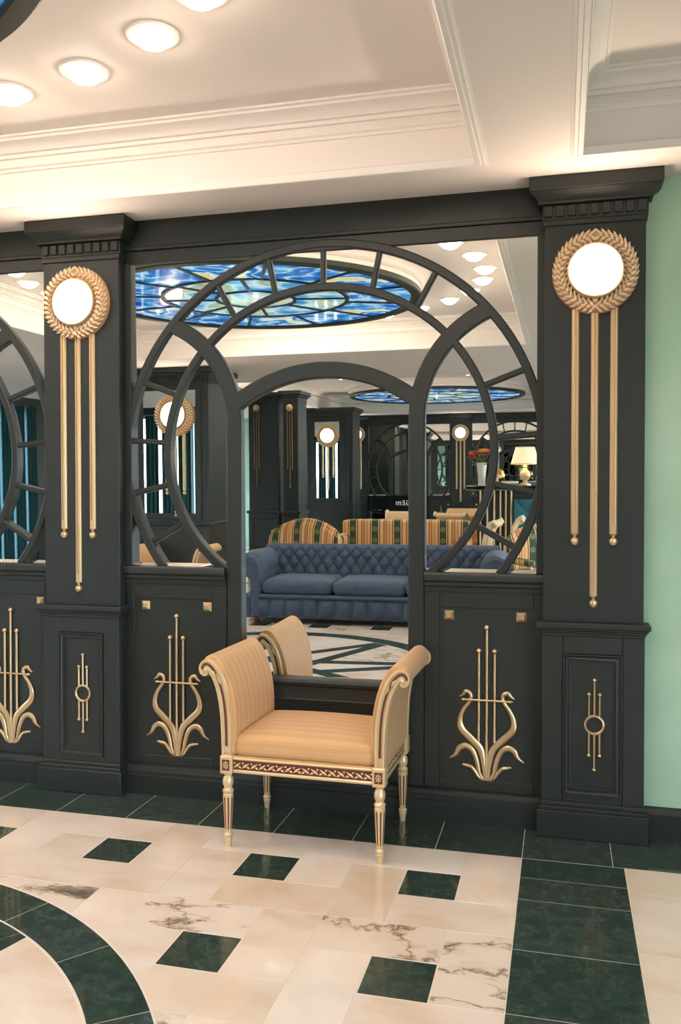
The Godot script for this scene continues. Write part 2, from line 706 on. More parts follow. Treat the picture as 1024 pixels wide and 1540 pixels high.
func build_floor() -> void:
	var f := structure("floor")
	obj("bed", bx(v3(-8.4, -0.2, -0.4), v3(4.3, -0.0008, 14.1)), M.grout, f)
	var rest := {}
	var round := disc(RING_OUT + 0.004)
	var marbles := [0, 1, 2, 4, 1, 6, 2, 3, 5, 4, 1, 2, 6, 3, 0, 5]
	var near_count := 0
	for field in 2:
		var x0: float = FX if field == 0 else 0.239 + CX * 3.0
		for mi: int in (range(0, 14) if field == 0 else range(-6, 1)):
			for mj in 21:
				var ox: float = x0 - mi * CX * 3.0
				var oz := FZ + mj * CZ * 3.0
				# [first column, columns, first row, rows], columns run to the left, rows away from the mirrors
				for piece in [[0, 1, 0, 2], [1, 2, 0, 1], [0, 2, 2, 1], [2, 1, 1, 2], [1, 1, 1, 1]]:
					var green: bool = piece[1] == 1 and piece[3] == 1
					var gap := 0.004 if green else 0.0009
					var a := Vector2(ox - (piece[0] + piece[1]) * CX + gap, oz + piece[2] * CZ + gap)
					var b := Vector2(ox - piece[0] * CX - gap, oz + (piece[2] + piece[3]) * CZ - gap)
					if a.x < -8.0 or b.x > 4.0 or b.y > 13.7:
						continue
					var mid := (a + b) / 2.0
					var m: Material
					if green:
						m = M["green_marble_%d" % rng.randi_range(0, 2)]
					else:
						m = M["marble_%d" % marbles[rng.randi_range(0, marbles.size() - 1)]]
					var poly := rect_path(a.x, a.y, b.x, b.y)
					var far := mid.distance_to(MED)
					if far < RING_OUT + 0.5:
						var cut := Geometry2D.clip_polygons(poly, round)
						if cut.is_empty():
							continue
						poly = cut[0]
					var near: bool = (mid.y < 2.4 and mid.x > -3.0 and mid.x < 1.2) or (mid.y > 4.0 and mid.y < 5.2 and mid.x > -3.7 and mid.x < -0.9)
					if near:
						obj("green_inset" if green else "marble_tile", slab_of(poly, 0.0007), m, f)
						near_count += 1
					else:
						if not rest.has(m):
							rest[m] = sh()
						rest[m].t = flat()
						rest[m].extrude(poly, -0.012, 0.0)
	# green border along the mirrors and the strip that runs away from them
	for i in 24:
		var b := FX - 0.342 * (i - 1)
		if b - 0.342 < -8.0:
			break
		obj("border_tile", slab_of(rect_path(b - 0.3408, -0.05, b - 0.0012, FZ - 0.003), 0.0007), M["green_marble_%d" % (i % 3)], f)
	for i in 4:
		var b := FX + 0.342 * (i + 2)
		obj("border_tile", slab_of(rect_path(b - 0.3408, -0.05, b - 0.0012, FZ - 0.003), 0.0007), M["green_marble_%d" % (i % 3)], f)
	var zs := [0.345, 0.52, 0.70, 1.05, 1.40]
	while zs[-1] < 13.5:
		zs.append(zs[-1] + 0.35)
	for i in zs.size() - 1:
		obj("strip_tile", slab_of(rect_path(FX + 0.002, zs[i] + 0.0013, 0.236, zs[i + 1] - 0.0013), 0.0007), M["green_marble_%d" % ((i + 1) % 3)], f)
	# medallion: a ring of green sectors round a nine-pointed star of crossing bands
	for i in 24:
		var a0 := deg_to_rad(-67.0 + 15.0 * i) + 0.0008
		var a1 := a0 + deg_to_rad(15.0) - 0.0016
		var p := PackedVector2Array()
		for k in 9:
			p.append(MED + Vector2.from_angle(lerpf(a0, a1, k / 8.0)) * (RING_OUT - 0.003))
		for k in 9:
			p.append(MED + Vector2.from_angle(lerpf(a1, a0, k / 8.0)) * (RING_IN + 0.003))
		obj("ring_tile", slab_of(p, 0.0007), M["green_marble_%d" % (i % 3)], f)
	var bands := []
	for i in 9:
		var a := MED + Vector2.from_angle(deg_to_rad(56.0 + i * 40.0)) * 1.5
		var b := MED + Vector2.from_angle(deg_to_rad(56.0 + (i + 4) * 40.0)) * 1.5
		var n := (b - a).orthogonal().normalized() * 0.058
		bands.append(PackedVector2Array([a - n, b - n, b + n, a + n]))
	var inner := disc(RING_IN - 0.003, 112)
	var pieces := [inner]
	var done := []
	for band in bands:
		var mine := Geometry2D.intersect_polygons(band, inner)
		for old in done:
			var next := []
			for p in mine:
				next.append_array(Geometry2D.clip_polygons(p, old))
			mine.assign(next)
		for p in mine:
			for q in Geometry2D.offset_polygon(p, -0.0012):
				obj("green_band", slab_of(q), M["green_marble_%d" % (done.size() % 3)], f)
		done.append(band)
		var left := []
		for p in pieces:
			left.append_array(Geometry2D.clip_polygons(p, band))
		pieces = left
	for i in pieces.size():
		for q in Geometry2D.offset_polygon(pieces[i], -0.004):
			obj("star_tile", slab_of(q), M["marble_%d" % [0, 1, 2, 6, 3][i % 5]], f)
	var joined := ArrayMesh.new()
	var mats := []
	for m in rest:
		joined.add_surface_from_arrays(Mesh.PRIMITIVE_TRIANGLES, rest[m].mesh().surface_get_arrays(0))
		mats.append(m)
	var o := MeshInstance3D.new()
	o.name = "far_tiles"
	o.mesh = joined
	for i in mats.size():
		joined.surface_set_material(i, mats[i])
	o.set_meta("kind", "stuff")
	f.add_child(o)


# ------------------------------------------------------------------ ceiling
func down_map(y: float) -> Transform3D:
	return Transform3D(Basis(Vector3(1, 0, 0), Vector3(0, 0, 1), Vector3(0, -1, 0)), Vector3(0, y, 0))


func build_ceiling() -> void:
	var c := structure("ceiling")
	obj("slab", bx(v3(-8.4, CEIL, -0.4), v3(4.3, CEIL + 0.15, 14.1)), M.white_ceiling, c)
	for b in [[-8.4, -0.4, 4.3, 0.334], [-8.4, 4.47, 4.3, 6.8], [-8.4, 13.0, 4.3, 14.1],
			[-8.4, 0.334, -4.28, 4.47], [-0.32, 0.334, 0.06, 4.47], [3.4, 0.334, 4.3, 4.47],
			[-8.4, 6.8, -4.28, 13.0], [-0.32, 6.8, 0.06, 13.0], [3.4, 6.8, 4.3, 13.0]]:
		obj("soffit", bx(v3(b[0], SOFFIT, b[1]), v3(b[2], CEIL + 0.01, b[3])), M.white_ceiling, c)
	for r in [[-4.28, 0.334, -0.32, 4.47], [0.06, 0.334, 3.4, 4.47], [-4.28, 6.8, -0.32, 13.0], [0.06, 6.8, 3.4, 13.0]]:
		var path := rect_path(r[0], r[1], r[2], r[3])
		var s := sh()
		s.t = down_map(CEIL)
		s.sweep(path, [Vector2(0, -0.005), Vector2(0.10, -0.005), Vector2(0.10, 0.008), Vector2(0.088, 0.012), Vector2(0.084, 0.02), Vector2(0.06, 0.026), Vector2(0.038, 0.04), Vector2(0.03, 0.052), Vector2(0.016, 0.054), Vector2(0.012, 0.068), Vector2(0, 0.07)], true)
		obj("crown_moulding", s, M.white_trim, c)
		s = sh()
		s.t = down_map(CEIL - 0.085)
		s.sweep(path, [Vector2(0, 0), Vector2(0.008, 0.003), Vector2(0.010, 0.012), Vector2(0.016, 0.016), Vector2(0.018, 0.026), Vector2(0.008, 0.032), Vector2(0.006, 0.042), Vector2(0, 0.045)], true)
		obj("riser_moulding", s, M.white_trim, c)
		s = sh()
		s.t = down_map(SOFFIT)
		s.sweep(path, [Vector2(-0.034, -0.002), Vector2(-0.034, 0.004), Vector2(-0.026, 0.006), Vector2(-0.022, 0.010), Vector2(-0.010, 0.010), Vector2(-0.006, 0.014), Vector2(0.010, 0.014), Vector2(0.014, 0.008), Vector2(0.014, -0.016), Vector2(0.006, -0.022), Vector2(0, -0.022)], true)
		obj("edge_moulding", s, M.white_trim, c)


func build_walls() -> void:
	# the mirror wall
	var w := structure("wall_front")
	obj("core", bx(v3(-5.0, 0, -0.4), v3(0.33, SOFFIT + 0.02, -0.07)), M.paint, w)
	obj("plain_boarding", bx(v3(-5.0, 0, -0.08), v3(-4.60, SOFFIT + 0.01, 0.0)), M.paint, w)
	for b in [[-8.4, 0.0, -7.8, SOFFIT + 0.02], [-7.8, 0.0, -5.0, 0.12], [-7.8, 2.6, -5.0, SOFFIT + 0.02]]:
		obj("window_boarding", bx(v3(b[0], b[1], -0.4), v3(b[2], b[3], 0.0)), M.paint, w)
	obj("plaster", bx(v3(0.30, 0, -0.4), v3(4.3, SOFFIT + 0.02, 0.0)), M.mint, w)
	var bb := structure("baseboard_front")
	var p := [Vector2(0, 0), Vector2(0, 0.03), Vector2(0.105, 0.03), Vector2(0.112, 0.024), Vector2(0.125, 0.016), Vector2(0.13, 0)]
	var s := sh()
	s.t = Transform3D(Basis(Vector3(1, 0, 0), Vector3(0, 1, 0), Vector3(0, 0, 1)), Vector3.ZERO)
	s.sweep(PackedVector2Array([Vector2(0.30, 0), Vector2(4.0, 0)]), p)
	obj("board", s, M.paint, bb)
	w = structure("wall_right")
	obj("plaster", bx(v3(4.0, 0, -0.4), v3(4.3, 0.35, 14.1)), M.mint, w)
	obj("plaster", bx(v3(4.0, 2.6, -0.4), v3(4.3, SOFFIT + 0.02, 14.1)), M.mint, w)
	for z in [[-0.4, 3.9], [6.3, 7.0], [9.4, 10.1], [12.5, 14.1]]:
		obj("plaster", bx(v3(4.0, 0.35, z[0]), v3(4.3, 2.6, z[1])), M.mint, w)
	# the far wall: dark panelling to the right, mint plaster with a window to the left
	w = structure("wall_back")
	obj("core", bx(v3(-5.35, 0, 13.77), v3(4.3, SOFFIT + 0.02, 14.1)), M.paint, w)
	obj("plain_boarding", bx(v3(1.20, 0, 13.7), v3(4.0, SOFFIT + 0.01, 13.78)), M.paint, w)
	obj("end_boarding", bx(v3(-5.35, 0, 13.7), v3(-4.25, SOFFIT + 0.01, 13.78)), M.paint, w)
	for b in [[-8.4, 0.0, -7.55, SOFFIT], [-6.75, 0.0, -5.35, SOFFIT], [-7.55, 0.0, -6.75, 0.5], [-7.55, 2.35, -6.75, SOFFIT]]:
		obj("plaster", bx(v3(b[0], b[1], 13.75), v3(b[2], b[3] + (0.02 if b[3] > 2.5 else 0.0), 14.1)), M.mint, w)
	# the window side
	w = structure("wall_left")
	for b in [[-0.4, 0.0, 0.5, SOFFIT], [0.5, 0.0, 4.4, 0.12], [0.5, 2.6, 4.4, SOFFIT], [4.4, 0.0, 5.0, SOFFIT], [5.0, 0.0, 8.1, 0.12], [5.0, 2.6, 8.1, SOFFIT], [8.1, 0.0, 9.4, SOFFIT]]:
		obj("boarding", bx(v3(-8.4, b[1], b[0]), v3(-8.0, b[3] + (0.02 if b[3] > 2.61 else 0.0), b[2])), M.paint, w)
	for b in [[9.4, 0.0, 10.6, SOFFIT], [10.6, 0.0, 12.6, 0.4], [10.6, 2.5, 12.6, SOFFIT], [12.6, 0.0, 14.1, SOFFIT]]:
		obj("plaster", bx(v3(-8.4, b[1], b[0]), v3(-8.0, b[3] + (0.02 if b[3] > 2.61 else 0.0), b[2])), M.mint, w)


func build_windows() -> void:
	# [name, centre, turn, width, y0, y1, columns]
	for d in [["window_1", v3(-8.2, 0, 6.55), PI / 2, 3.1, 0.12, 2.6, 4], ["window_2", v3(-8.2, 0, 11.6), PI / 2, 2.0, 0.4, 2.5, 3], ["window_3", v3(-7.15, 0, 13.92), PI, 0.8, 0.5, 2.35, 1],
			["window_7", v3(-8.2, 0, 2.45), PI / 2, 3.9, 0.12, 2.6, 5], ["window_8", v3(-6.4, 0, -0.2), 0.0, 2.8, 0.12, 2.6, 4],
			["window_4", v3(4.15, 0, 5.1), -PI / 2, 2.4, 0.35, 2.6, 3], ["window_5", v3(4.15, 0, 8.2), -PI / 2, 2.4, 0.35, 2.6, 3], ["window_6", v3(4.15, 0, 11.3), -PI / 2, 2.4, 0.35, 2.6, 3]]:
		var w := structure(d[0])
		w.position = d[1]
		w.rotation.y = d[2]
		var h: float = d[3] / 2.0
		obj("window_frame", sh().sweep(rect_path(-h, d[4], h, d[5]), rect_prof(0, 0.06, -0.03, 0.03, 0.008), true), M.white_frame, w)
		for i in range(1, d[6]):
			var x: float = -h + d[3] * i / d[6]
			obj("mullion", bx(v3(x - 0.025, d[4] + 0.05, -0.025), v3(x + 0.025, d[5] - 0.05, 0.025), 0.006), M.white_frame, w)
		for i in d[6]:
			var x0: float = -h + d[3] * i / d[6]
			obj("pane", bx(v3(x0 + 0.02, d[4] + 0.05, -0.003), v3(x0 + d[3] / d[6] - 0.02, d[5] - 0.05, 0.003)), M.pane, w)
	# drapes drawn into narrow folds before the wide window, daylight between them
	var folds := func() -> S:
		return sh().grid(20, 2, func(u: float, v: float) -> Vector3:
			return Vector3((u - 0.5) * 0.24, v * 2.5, 0.035 * cos(u * TAU * 3.0)))
	var drape := once("drape", func() -> S:
		var s: S = folds.call()
		s.t = Transform3D(Basis(Vector3(-1, 0, 0), Vector3(0, 1, 0), Vector3(0, 0, -1)), Vector3(0, 0, -0.012))
		return s.grid(20, 2, func(u: float, v: float) -> Vector3:
			return Vector3((u - 0.5) * 0.24, v * 2.5, -0.035 * cos(u * TAU * 3.0))))
	var rows := [[10, v3(-7.9, 0.08, 5.15), v3(0, 0, 0.31), PI / 2, "narrow teal drape at the wide window, seen in the leftmost mirror", "teal drapes at the wide window"],
		[12, v3(-7.9, 0.08, 0.65), v3(0, 0, 0.325), PI / 2, "narrow teal drape glimpsed in the mirror of the middle pier", "teal drapes at the corner window"],
		[9, v3(-7.65, 0.08, 0.1), v3(0.31, 0, 0), 0.0, "narrow teal drape glimpsed in the far arched mirror above the piano", "teal drapes at the front window"]]
	for r in rows:
		for i in r[0]:
			var o := obj("drape", drape, M.teal_drape, self, Transform3D(Basis(Vector3.UP, r[3]), r[1] + r[2] * i))
			tag(o, r[4], "curtain", r[5])


# ------------------------------------------------------------------ lights in the ceiling
func build_stained_glass() -> void:
	var names := ["large round stained-glass ceiling light with blue and white panes above the medallion", "distant stained-glass ceiling light, a flat blue sliver in the mirrors"]
	for d in 2:
		var at: Vector3 = [v3(DOME.x, 2.862, DOME.y), v3(-2.1, 2.862, 11.15)][d]
		var t := thing("stained_glass_light", names[d], "ceiling light", at)
		var R := 1.265 if d == 0 else 1.5
		var k := R / 1.265
		obj("drum", once("drum", func() -> S: return sh().lathe([Vector2(1.25, -0.004), Vector2(1.25, 0.0), Vector2(1.262, 0.012), Vector2(1.262, 0.05), Vector2(1.275, 0.056), Vector2(1.285, 0.075), Vector2(1.275, 0.09), Vector2(1.29, 0.11), Vector2(1.33, 0.138)], 96)), M.white_ceiling, t, Transform3D(Basis().scaled(Vector3(k, 1, k)), Vector3.ZERO))
		obj("rim", once("dome_rim", func() -> S: return sh().lathe([Vector2(1.185, 0.02), Vector2(1.185, -0.012), Vector2(1.195, -0.022), Vector2(1.255, -0.022), Vector2(1.265, -0.012), Vector2(1.265, 0.02)], 96)), M.dark_lead, t, Transform3D(Basis().scaled(Vector3(k, 1, k)), Vector3.ZERO))
		var rings := [0.0, 0.30, 0.70, 1.185]
		var counts := [1, 8, 12]
		for r in 3:
			for i in counts[r]:
				var key := "pane_%d_%d" % [r, i]
				var a0: float = TAU * i / counts[r] + 0.2 * r
				var a1: float = TAU * (i + 1) / counts[r] + 0.2 * r
				var shape := once(key, func() -> S:
					var p := PackedVector2Array()
					var n := 48 if r == 0 else 10
					for q in n + (0 if r == 0 else 1):
						p.append(Vector2.from_angle(lerpf(a0, a1, float(q) / n)) * (rings[r + 1] - 0.002))
					if r > 0:
						for q in n + 1:
							p.append(Vector2.from_angle(lerpf(a1, a0, float(q) / n)) * rings[r])
					var s := sh()
					s.t = flat()
					return s.extrude(p, 0.0, 0.008))
				obj("pane", shape, M["stained_%d" % [3, 2, i % 2][r]], t, Transform3D(Basis().scaled(Vector3(k, 1, k)), Vector3.ZERO))
				if r > 0:
					var key2 := "lead_%d_%d" % [r, i]
					obj("lead_bar", once(key2, func() -> S:
						var s := sh()
						s.t = flat()
						return s.sweep(PackedVector2Array([Vector2.from_angle(a0) * rings[r], Vector2.from_angle(a0) * rings[r + 1]]), rect_prof(-0.012, 0.012, -0.010, 0.002))), M.dark_lead, t, Transform3D(Basis().scaled(Vector3(k, 1, k)), Vector3.ZERO))
		for r in [0.30, 0.70]:
			obj("lead_ring", once("lead_ring_%d" % int(r * 100), func() -> S:
				var p := PackedVector2Array()
				for q in 72:
					p.append(Vector2.from_angle(TAU * q / 72) * r)
				var s := sh()
				s.t = flat()
				return s.sweep(p, rect_prof(-0.014, 0.014, -0.011, 0.002), true)), M.dark_lead, t, Transform3D(Basis().scaled(Vector3(k, 1, k)), Vector3.ZERO))
		obj("lamp_boss", once("lamp_boss", func() -> S: return sh().ball(v3(0, -0.03, 0), 0.026, 14)), M.shade_glow, t)
		var l := OmniLight3D.new()
		l.name = "glow"
		l.light_color = rgb(190, 220, 255)
		l.light_energy = 0.25
		l.light_size = 0.01
		l.omni_range = 20.0
		l.omni_attenuation = 2.0
		l.shadow_enabled = true
		t.add_child(l)
		l.position = v3(0, -0.03, 0)


func build_downlights() -> void:
	var proto: Node3D = null
	var spots := []
	for a in [-84.3, -71.5, -58.3, -47.5, -36.0, -24.5, -12.2, 1.5, 13.5, 26.3, 39.0, 52.3]:
		spots.append([DOME + Vector2.from_angle(deg_to_rad(a)) * 1.735, 0])
	for i in 16:
		spots.append([DOME + Vector2.from_angle(deg_to_rad(65.5 + i * 12.9)) * 1.735, 0])
	for i in 12:
		spots.append([Vector2(-3.9 + 0.64 * (i % 6), 7.5 if i < 6 else 9.0), 1])
	for i in 3:
		spots.append([Vector2(1.0 + 0.75 * i, 3.2), 2])
		spots.append([Vector2(1.0 + 0.75 * i, 9.5), 2])
	var says := ["round recessed downlight in the ring round the large stained-glass light", "small recessed downlight in the two rows before the distant stained-glass light", "recessed downlight in the coffers right of the ceiling beam"]
	var groups := ["downlights round the large stained-glass light", "downlights before the distant stained-glass light", "downlights of the side coffers"]
	# those that the photo shows one by one
	var singly := {0: "recessed downlight nearest the photo's left edge, lowest in the ceiling row", 1: "recessed downlight in the middle of the three on the ceiling", 2: "recessed downlight highest of the three on the ceiling", 3: "recessed downlight cut off by the photo's top edge",
		5: "mirrored downlight highest in the upper right of the large mirror", 6: "mirrored downlight second from the top in the upper right of the large mirror", 7: "mirrored downlight third from the top in the upper right of the large mirror", 8: "mirrored downlight just under the third one in the large mirror",
		10: "mirrored downlight alone between the hoops right of the stained glass", 11: "mirrored downlight half hidden by the inner hoop at the stained glass rim"}
	for index in spots.size():
		var s: Array = spots[index]
		var at := v3(s[0].x, CEIL, s[0].y)
		if proto == null:
			proto = thing("downlight", singly[0], "downlight", at, 0, groups[0])
			obj("trim_ring", sh().lathe([Vector2(0.066, -0.004), Vector2(0.074, -0.010), Vector2(0.088, -0.008), Vector2(0.092, 0.0)], 28), M.white_trim, proto)
			obj("lamp_lens", sh().lathe([Vector2(0.0, -0.046), Vector2(0.025, -0.044), Vector2(0.048, -0.034), Vector2(0.062, -0.018), Vector2(0.066, -0.002), Vector2(0.0, -0.001)], 28), M.downlight_glass, proto)
			# a bulb that grazes the ceiling and a reflector that throws most of its light down
			var l := OmniLight3D.new()
			l.name = "bulb"
			l.light_color = rgb(255, 224, 204)
			l.light_energy = 0.038
			l.light_size = 0.02
			l.omni_range = 20.0
			l.omni_attenuation = 2.0
			l.shadow_enabled = true
			proto.add_child(l)
			l.position = v3(0, -0.022, 0)
			var b := SpotLight3D.new()
			b.name = "beam"
			b.light_color = rgb(255, 232, 221)
			b.light_energy = 0.20
			b.light_size = 0.02
			b.spot_range = 20.0
			b.spot_attenuation = 2.0
			b.spot_angle = 75.0
			b.spot_angle_attenuation = 1.0
			b.shadow_enabled = true
			proto.add_child(b)
			b.position = v3(0, -0.022, 0)
			b.rotation.x = -PI / 2
		else:
			copy(proto, singly.get(index, says[s[1]]), at, 0.0, groups[s[1]])


# ------------------------------------------------------------------ panelled bays
func oval(a: float, bu: float, bl: float, n := 96, from := 0.0, to := TAU) -> PackedVector2Array:
	var p := PackedVector2Array()
	for i in n + 1:
		var w := lerpf(from, to, float(i) / n)
		p.append(Vector2(a * cos(w), 1.61 + (bu if sin(w) > 0.0 else bl) * sin(w)))
	return p


func cut_above(p: PackedVector2Array, y: float) -> PackedVector2Array:
	var out := PackedVector2Array()
	for q in p:
		if q.y >= y:
			out.append(q)
	return out


# boards of one bay, added to a wall; origin on the floor at the middle of the bay
func bay_boards(w: Node3D, at: Transform3D, k: float) -> void:
	var put := func(called: String, lo: Vector3, hi: Vector3, c := 0.002) -> void:
		obj(called, bx(Vector3(lo.x * k, lo.y, lo.z), Vector3(hi.x * k, hi.y, hi.z), c), M.paint, w, at)
	var H := 0.98
	# frieze over the mirror
	put.call("frieze_board", v3(-H, 2.60, -0.08), v3(H, SOFFIT + 0.01, 0.0))
	put.call("frieze_fillet", v3(-H, 2.583, -0.08), v3(H, 2.599, 0.008))
	put.call("frieze_rail", v3(-H, 2.524, -0.08), v3(H, 2.582, -0.004))
	for s in [-1.0, 1.0]:
		put.call("frame_strip", v3(minf(s * 0.945, s * H), 1.085, -0.08), v3(maxf(s * 0.945, s * H), 2.524, 0.006))
		# the dado: a frame round a sunk panel
		var a: float = minf(s * 0.467, s * H)
		var b: float = maxf(s * 0.467, s * H)
		var pa: float = minf(s * 0.532, s * 0.936)
		var pb: float = maxf(s * 0.532, s * 0.936)
		put.call("dado_stile", v3(a, 0.10, -0.07), v3(pa - 0.0005, 1.0, 0.0))
		put.call("dado_stile", v3(pb + 0.0005, 0.10, -0.07), v3(b, 1.0, 0.0))
		put.call("dado_rail", v3(pa, 0.931, -0.07), v3(pb, 1.0, 0.0))
		put.call("dado_rail", v3(pa, 0.10, -0.07), v3(pb, 0.179, 0.0))
		put.call("dado_panel", v3(pa - 0.003, 0.175, -0.07), v3(pb + 0.003, 0.935, -0.007), 0.0)
		var sill := sh()
		# profile in (z, y), run along x
		sill.t = Transform3D(Basis(Vector3(0, 0, 1), Vector3(0, 1, 0), Vector3(-1, 0, 0)), Vector3(b * k, 0, 0))
		sill.extrude(PackedVector2Array([Vector2(-0.06, 1.0), Vector2(0.006, 1.0), Vector2(0.008, 1.02), Vector2(0.016, 1.026), Vector2(0.016, 1.04), Vector2(0.026, 1.05), Vector2(0.026, 1.074), Vector2(0.02, 1.083), Vector2(-0.06, 1.083)]), 0.0, (b - a) * k)
		obj("sill", sill, M.paint, w, at)
	# under the middle mirror
	put.call("apron_board", v3(-0.39, 0.10, -0.08), v3(0.39, 0.548, -0.012))
	var s2 := sh()
	s2.t = Transform3D(Basis(Vector3(0, 0, 1), Vector3(0, 1, 0), Vector3(-1, 0, 0)), Vector3(0.392 * k, 0, 0))
	s2.extrude(PackedVector2Array([Vector2(-0.06, 0.47), Vector2(-0.008, 0.47), Vector2(-0.006, 0.485), Vector2(-0.010, 0.49), Vector2(-0.010, 0.545), Vector2(0.002, 0.552), Vector2(0.006, 0.566), Vector2(0.0, 0.578), Vector2(-0.06, 0.578)]), 0.0, 0.784 * k)
	obj("apron_sill", s2, M.paint, w, at)
	var base := sh()
	base.t = Transform3D(Basis(Vector3(0, 0, 1), Vector3(0, 1, 0), Vector3(-1, 0, 0)), Vector3(H * k, 0, 0))
	base.extrude(PackedVector2Array([Vector2(-0.06, 0.0), Vector2(0.042, 0.0), Vector2(0.042, 0.088), Vector2(0.034, 0.092), Vector2(0.034, 0.108), Vector2(0.026, 0.113), Vector2(0.022, 0.128), Vector2(0.010, 0.136), Vector2(-0.06, 0.136)]), 0.0, 2.0 * H * k)
	obj("baseboard", base, M.paint, w, at)


func bay_mirror(label: String, at: Vector3, turn: float, k: float, lean: float) -> void:
	var t := thing("arched_mirror", label, "mirror", at, turn)
	var squeeze := Transform3D(Basis().scaled(Vector3(k, 1, 1)), Vector3.ZERO)
	var glass := PackedVector2Array([Vector2(-0.955, 1.078), Vector2(-0.40, 1.078), Vector2(-0.40, 0.572), Vector2(0.40, 0.572), Vector2(0.40, 1.078), Vector2(0.955, 1.078), Vector2(0.955, 2.53), Vector2(-0.955, 2.53)])
	var g := sh()
	for i in glass.size():
		glass[i].y -= 1.5
	g.t = Transform3D(Basis(Vector3(1, 0, 0), lean), Vector3(0, 1.5, -0.036)) * Transform3D(Basis().scaled(Vector3(k, 1, 1)), Vector3.ZERO)
	g.extrude(glass, 0.0, 0.006)
	obj("mirror_glass", g, M.mirror, t)
	var bar := func(key: String, called: String, path: PackedVector2Array, half: float, front: float, closed := false) -> void:
		obj(called, once("lattice_" + key, func() -> S: return sh().sweep(path, rect_prof(-half, half, -0.045, front, 0.005), closed)), M.paint, t, squeeze)
	# two concentric hoops, their feet cut off by the sill
	bar.call("outer", "outer_hoop", (cut_above(oval(0.974, 0.944, 0.909, 128, -PI / 2 + 0.02, PI * 1.5 - 0.02), 1.045)), 0.019, 0.0)
	bar.call("inner", "inner_hoop", (cut_above(oval(0.766, 0.752, 0.688, 128, -PI / 2 + 0.02, PI * 1.5 - 0.02), 1.045)), 0.018, -0.002)
	for s in [-1.0, 1.0]:
		var side: String = "l" if s < 0.0 else "r"
		# flaring arm that grows out of the stile
		var arm := PackedVector2Array([Vector2(s * 0.4285, 0.13), Vector2(s * 0.4285, 1.0), Vector2(s * 0.4285, 1.5)])
		for i in 25:
			var w := lerpf(PI, PI * 0.628, i / 24.0)
			arm.append(Vector2(s * (0.935 + 0.5065 * cos(w)), 1.755 + 0.5065 * sin(w)))
		bar.call("stile_" + side, "flared_stile", arm, 0.0365, -0.001)
		for e in [[67.5, 1], [51.0, 1], [22.0, 1], [4.5, 1], [-11.5, 1], [-27.5, 1]]:
			var w: float = deg_to_rad(e[0])
			if e[0] == 51.0:
				continue
			var a := Vector2(0.78 * cos(w), 1.61 + (0.765 if w > 0 else 0.70) * sin(w))
			var b := Vector2(0.962 * cos(w), 1.61 + (0.932 if w > 0 else 0.897) * sin(w))
			if e[0] == 67.5:
				a = Vector2(0.225, 2.33)
				b = Vector2(0.262, 2.51)
			bar.call("bar_%s_%d" % [side, int(e[0])], "cross_bar", PackedVector2Array([Vector2(s * a.x, a.y), Vector2(s * b.x, b.y)]), 0.0125, -0.005)
		bar.call("bar2_" + side, "cross_bar", PackedVector2Array([Vector2(s * 0.425, 2.245), Vector2(s * 0.515, 2.405)]), 0.0125, -0.005)
	bar.call("bar_top", "cross_bar", PackedVector2Array([Vector2(0, 2.35), Vector2(0, 2.55)]), 0.0125, -0.005)
	var arch := PackedVector2Array()
	for i in 33:
		var w := lerpf(PI * 0.5 - 0.645, PI * 0.5 + 0.645, i / 32.0)
		arch.append(Vector2(0.692 * cos(w), 1.296 + 0.692 * sin(w)))
	bar.call("arch", "door_arch", arch, 0.036, 0.0)
	# bevelled foot of the side panes
	for s in [-1.0, 1.0]:
		var bev := sh()
		bev.t = squeeze
		var x0: float = minf(s * 0.47, s * 0.944)
		var x1: float = maxf(s * 0.47, s * 0.944)
		bev.quad(v3(x0, 1.084, -0.020), v3(x1, 1.084, -0.020), v3(x1, 1.099, -0.0285), v3(x0, 1.099, -0.0285))
		bev.quad(v3(x1, 1.084, -0.030), v3(x0, 1.084, -0.030), v3(x0, 1.099, -0.0295), v3(x1, 1.099, -0.0295))
		obj("bevel", bev, M.mirror, t)


func lyre_mesh(key: String) -> Mesh:
	var k := 0.000674
	var P := func(x: float, y: float) -> Vector2: return Vector2(x * k, (1345.0 - y) * k)
	var round := [Vector2(-1, 0), Vector2(-0.9, 0.5), Vector2(-0.5, 0.9), Vector2(0, 1), Vector2(0.5, 0.9), Vector2(0.9, 0.5), Vector2(1, 0)]
	round.reverse()
	return once("lyre_" + key, func() -> S:
		var s := sh()
		var limb := func(pts: Array, widths: Array, side: float) -> void:
			var p := []
			for q in pts:
				var w: Vector2 = P.call(q[0] * side, q[1])
				p.append(w)
			var ws := []
			for q in smooth_list(widths, 6):
				ws.append(Vector2(q * k * 0.66, minf(0.008, q * k * 0.6)))
			s.sweep(smooth_path(p, 6), round, false, ws)
		var side := -1.0 if key.ends_with("_left") else 1.0
		if key.begins_with("arm"):
			limb.call([[8, 1340], [16, 1240], [40, 1140], [100, 1075], [160, 1015], [172, 955], [150, 890], [112, 835], [100, 800], [112, 775], [136, 770], [152, 788], [176, 806]], [18, 26, 34, 36, 34, 28, 22, 20, 20, 20, 20, 16, 5], side)
		elif key.begins_with("leaf"):
			limb.call([[16, 1340], [44, 1300], [62, 1220], [92, 1150], [136, 1124], [176, 1142], [200, 1184], [238, 1212]], [12, 18, 24, 28, 30, 28, 20, 4], side)
		elif key.begins_with("low"):
			limb.call([[14, 1346], [50, 1322], [72, 1290], [96, 1262], [126, 1254], [156, 1248]], [10, 16, 18, 18, 18, 10], side)
		return s)


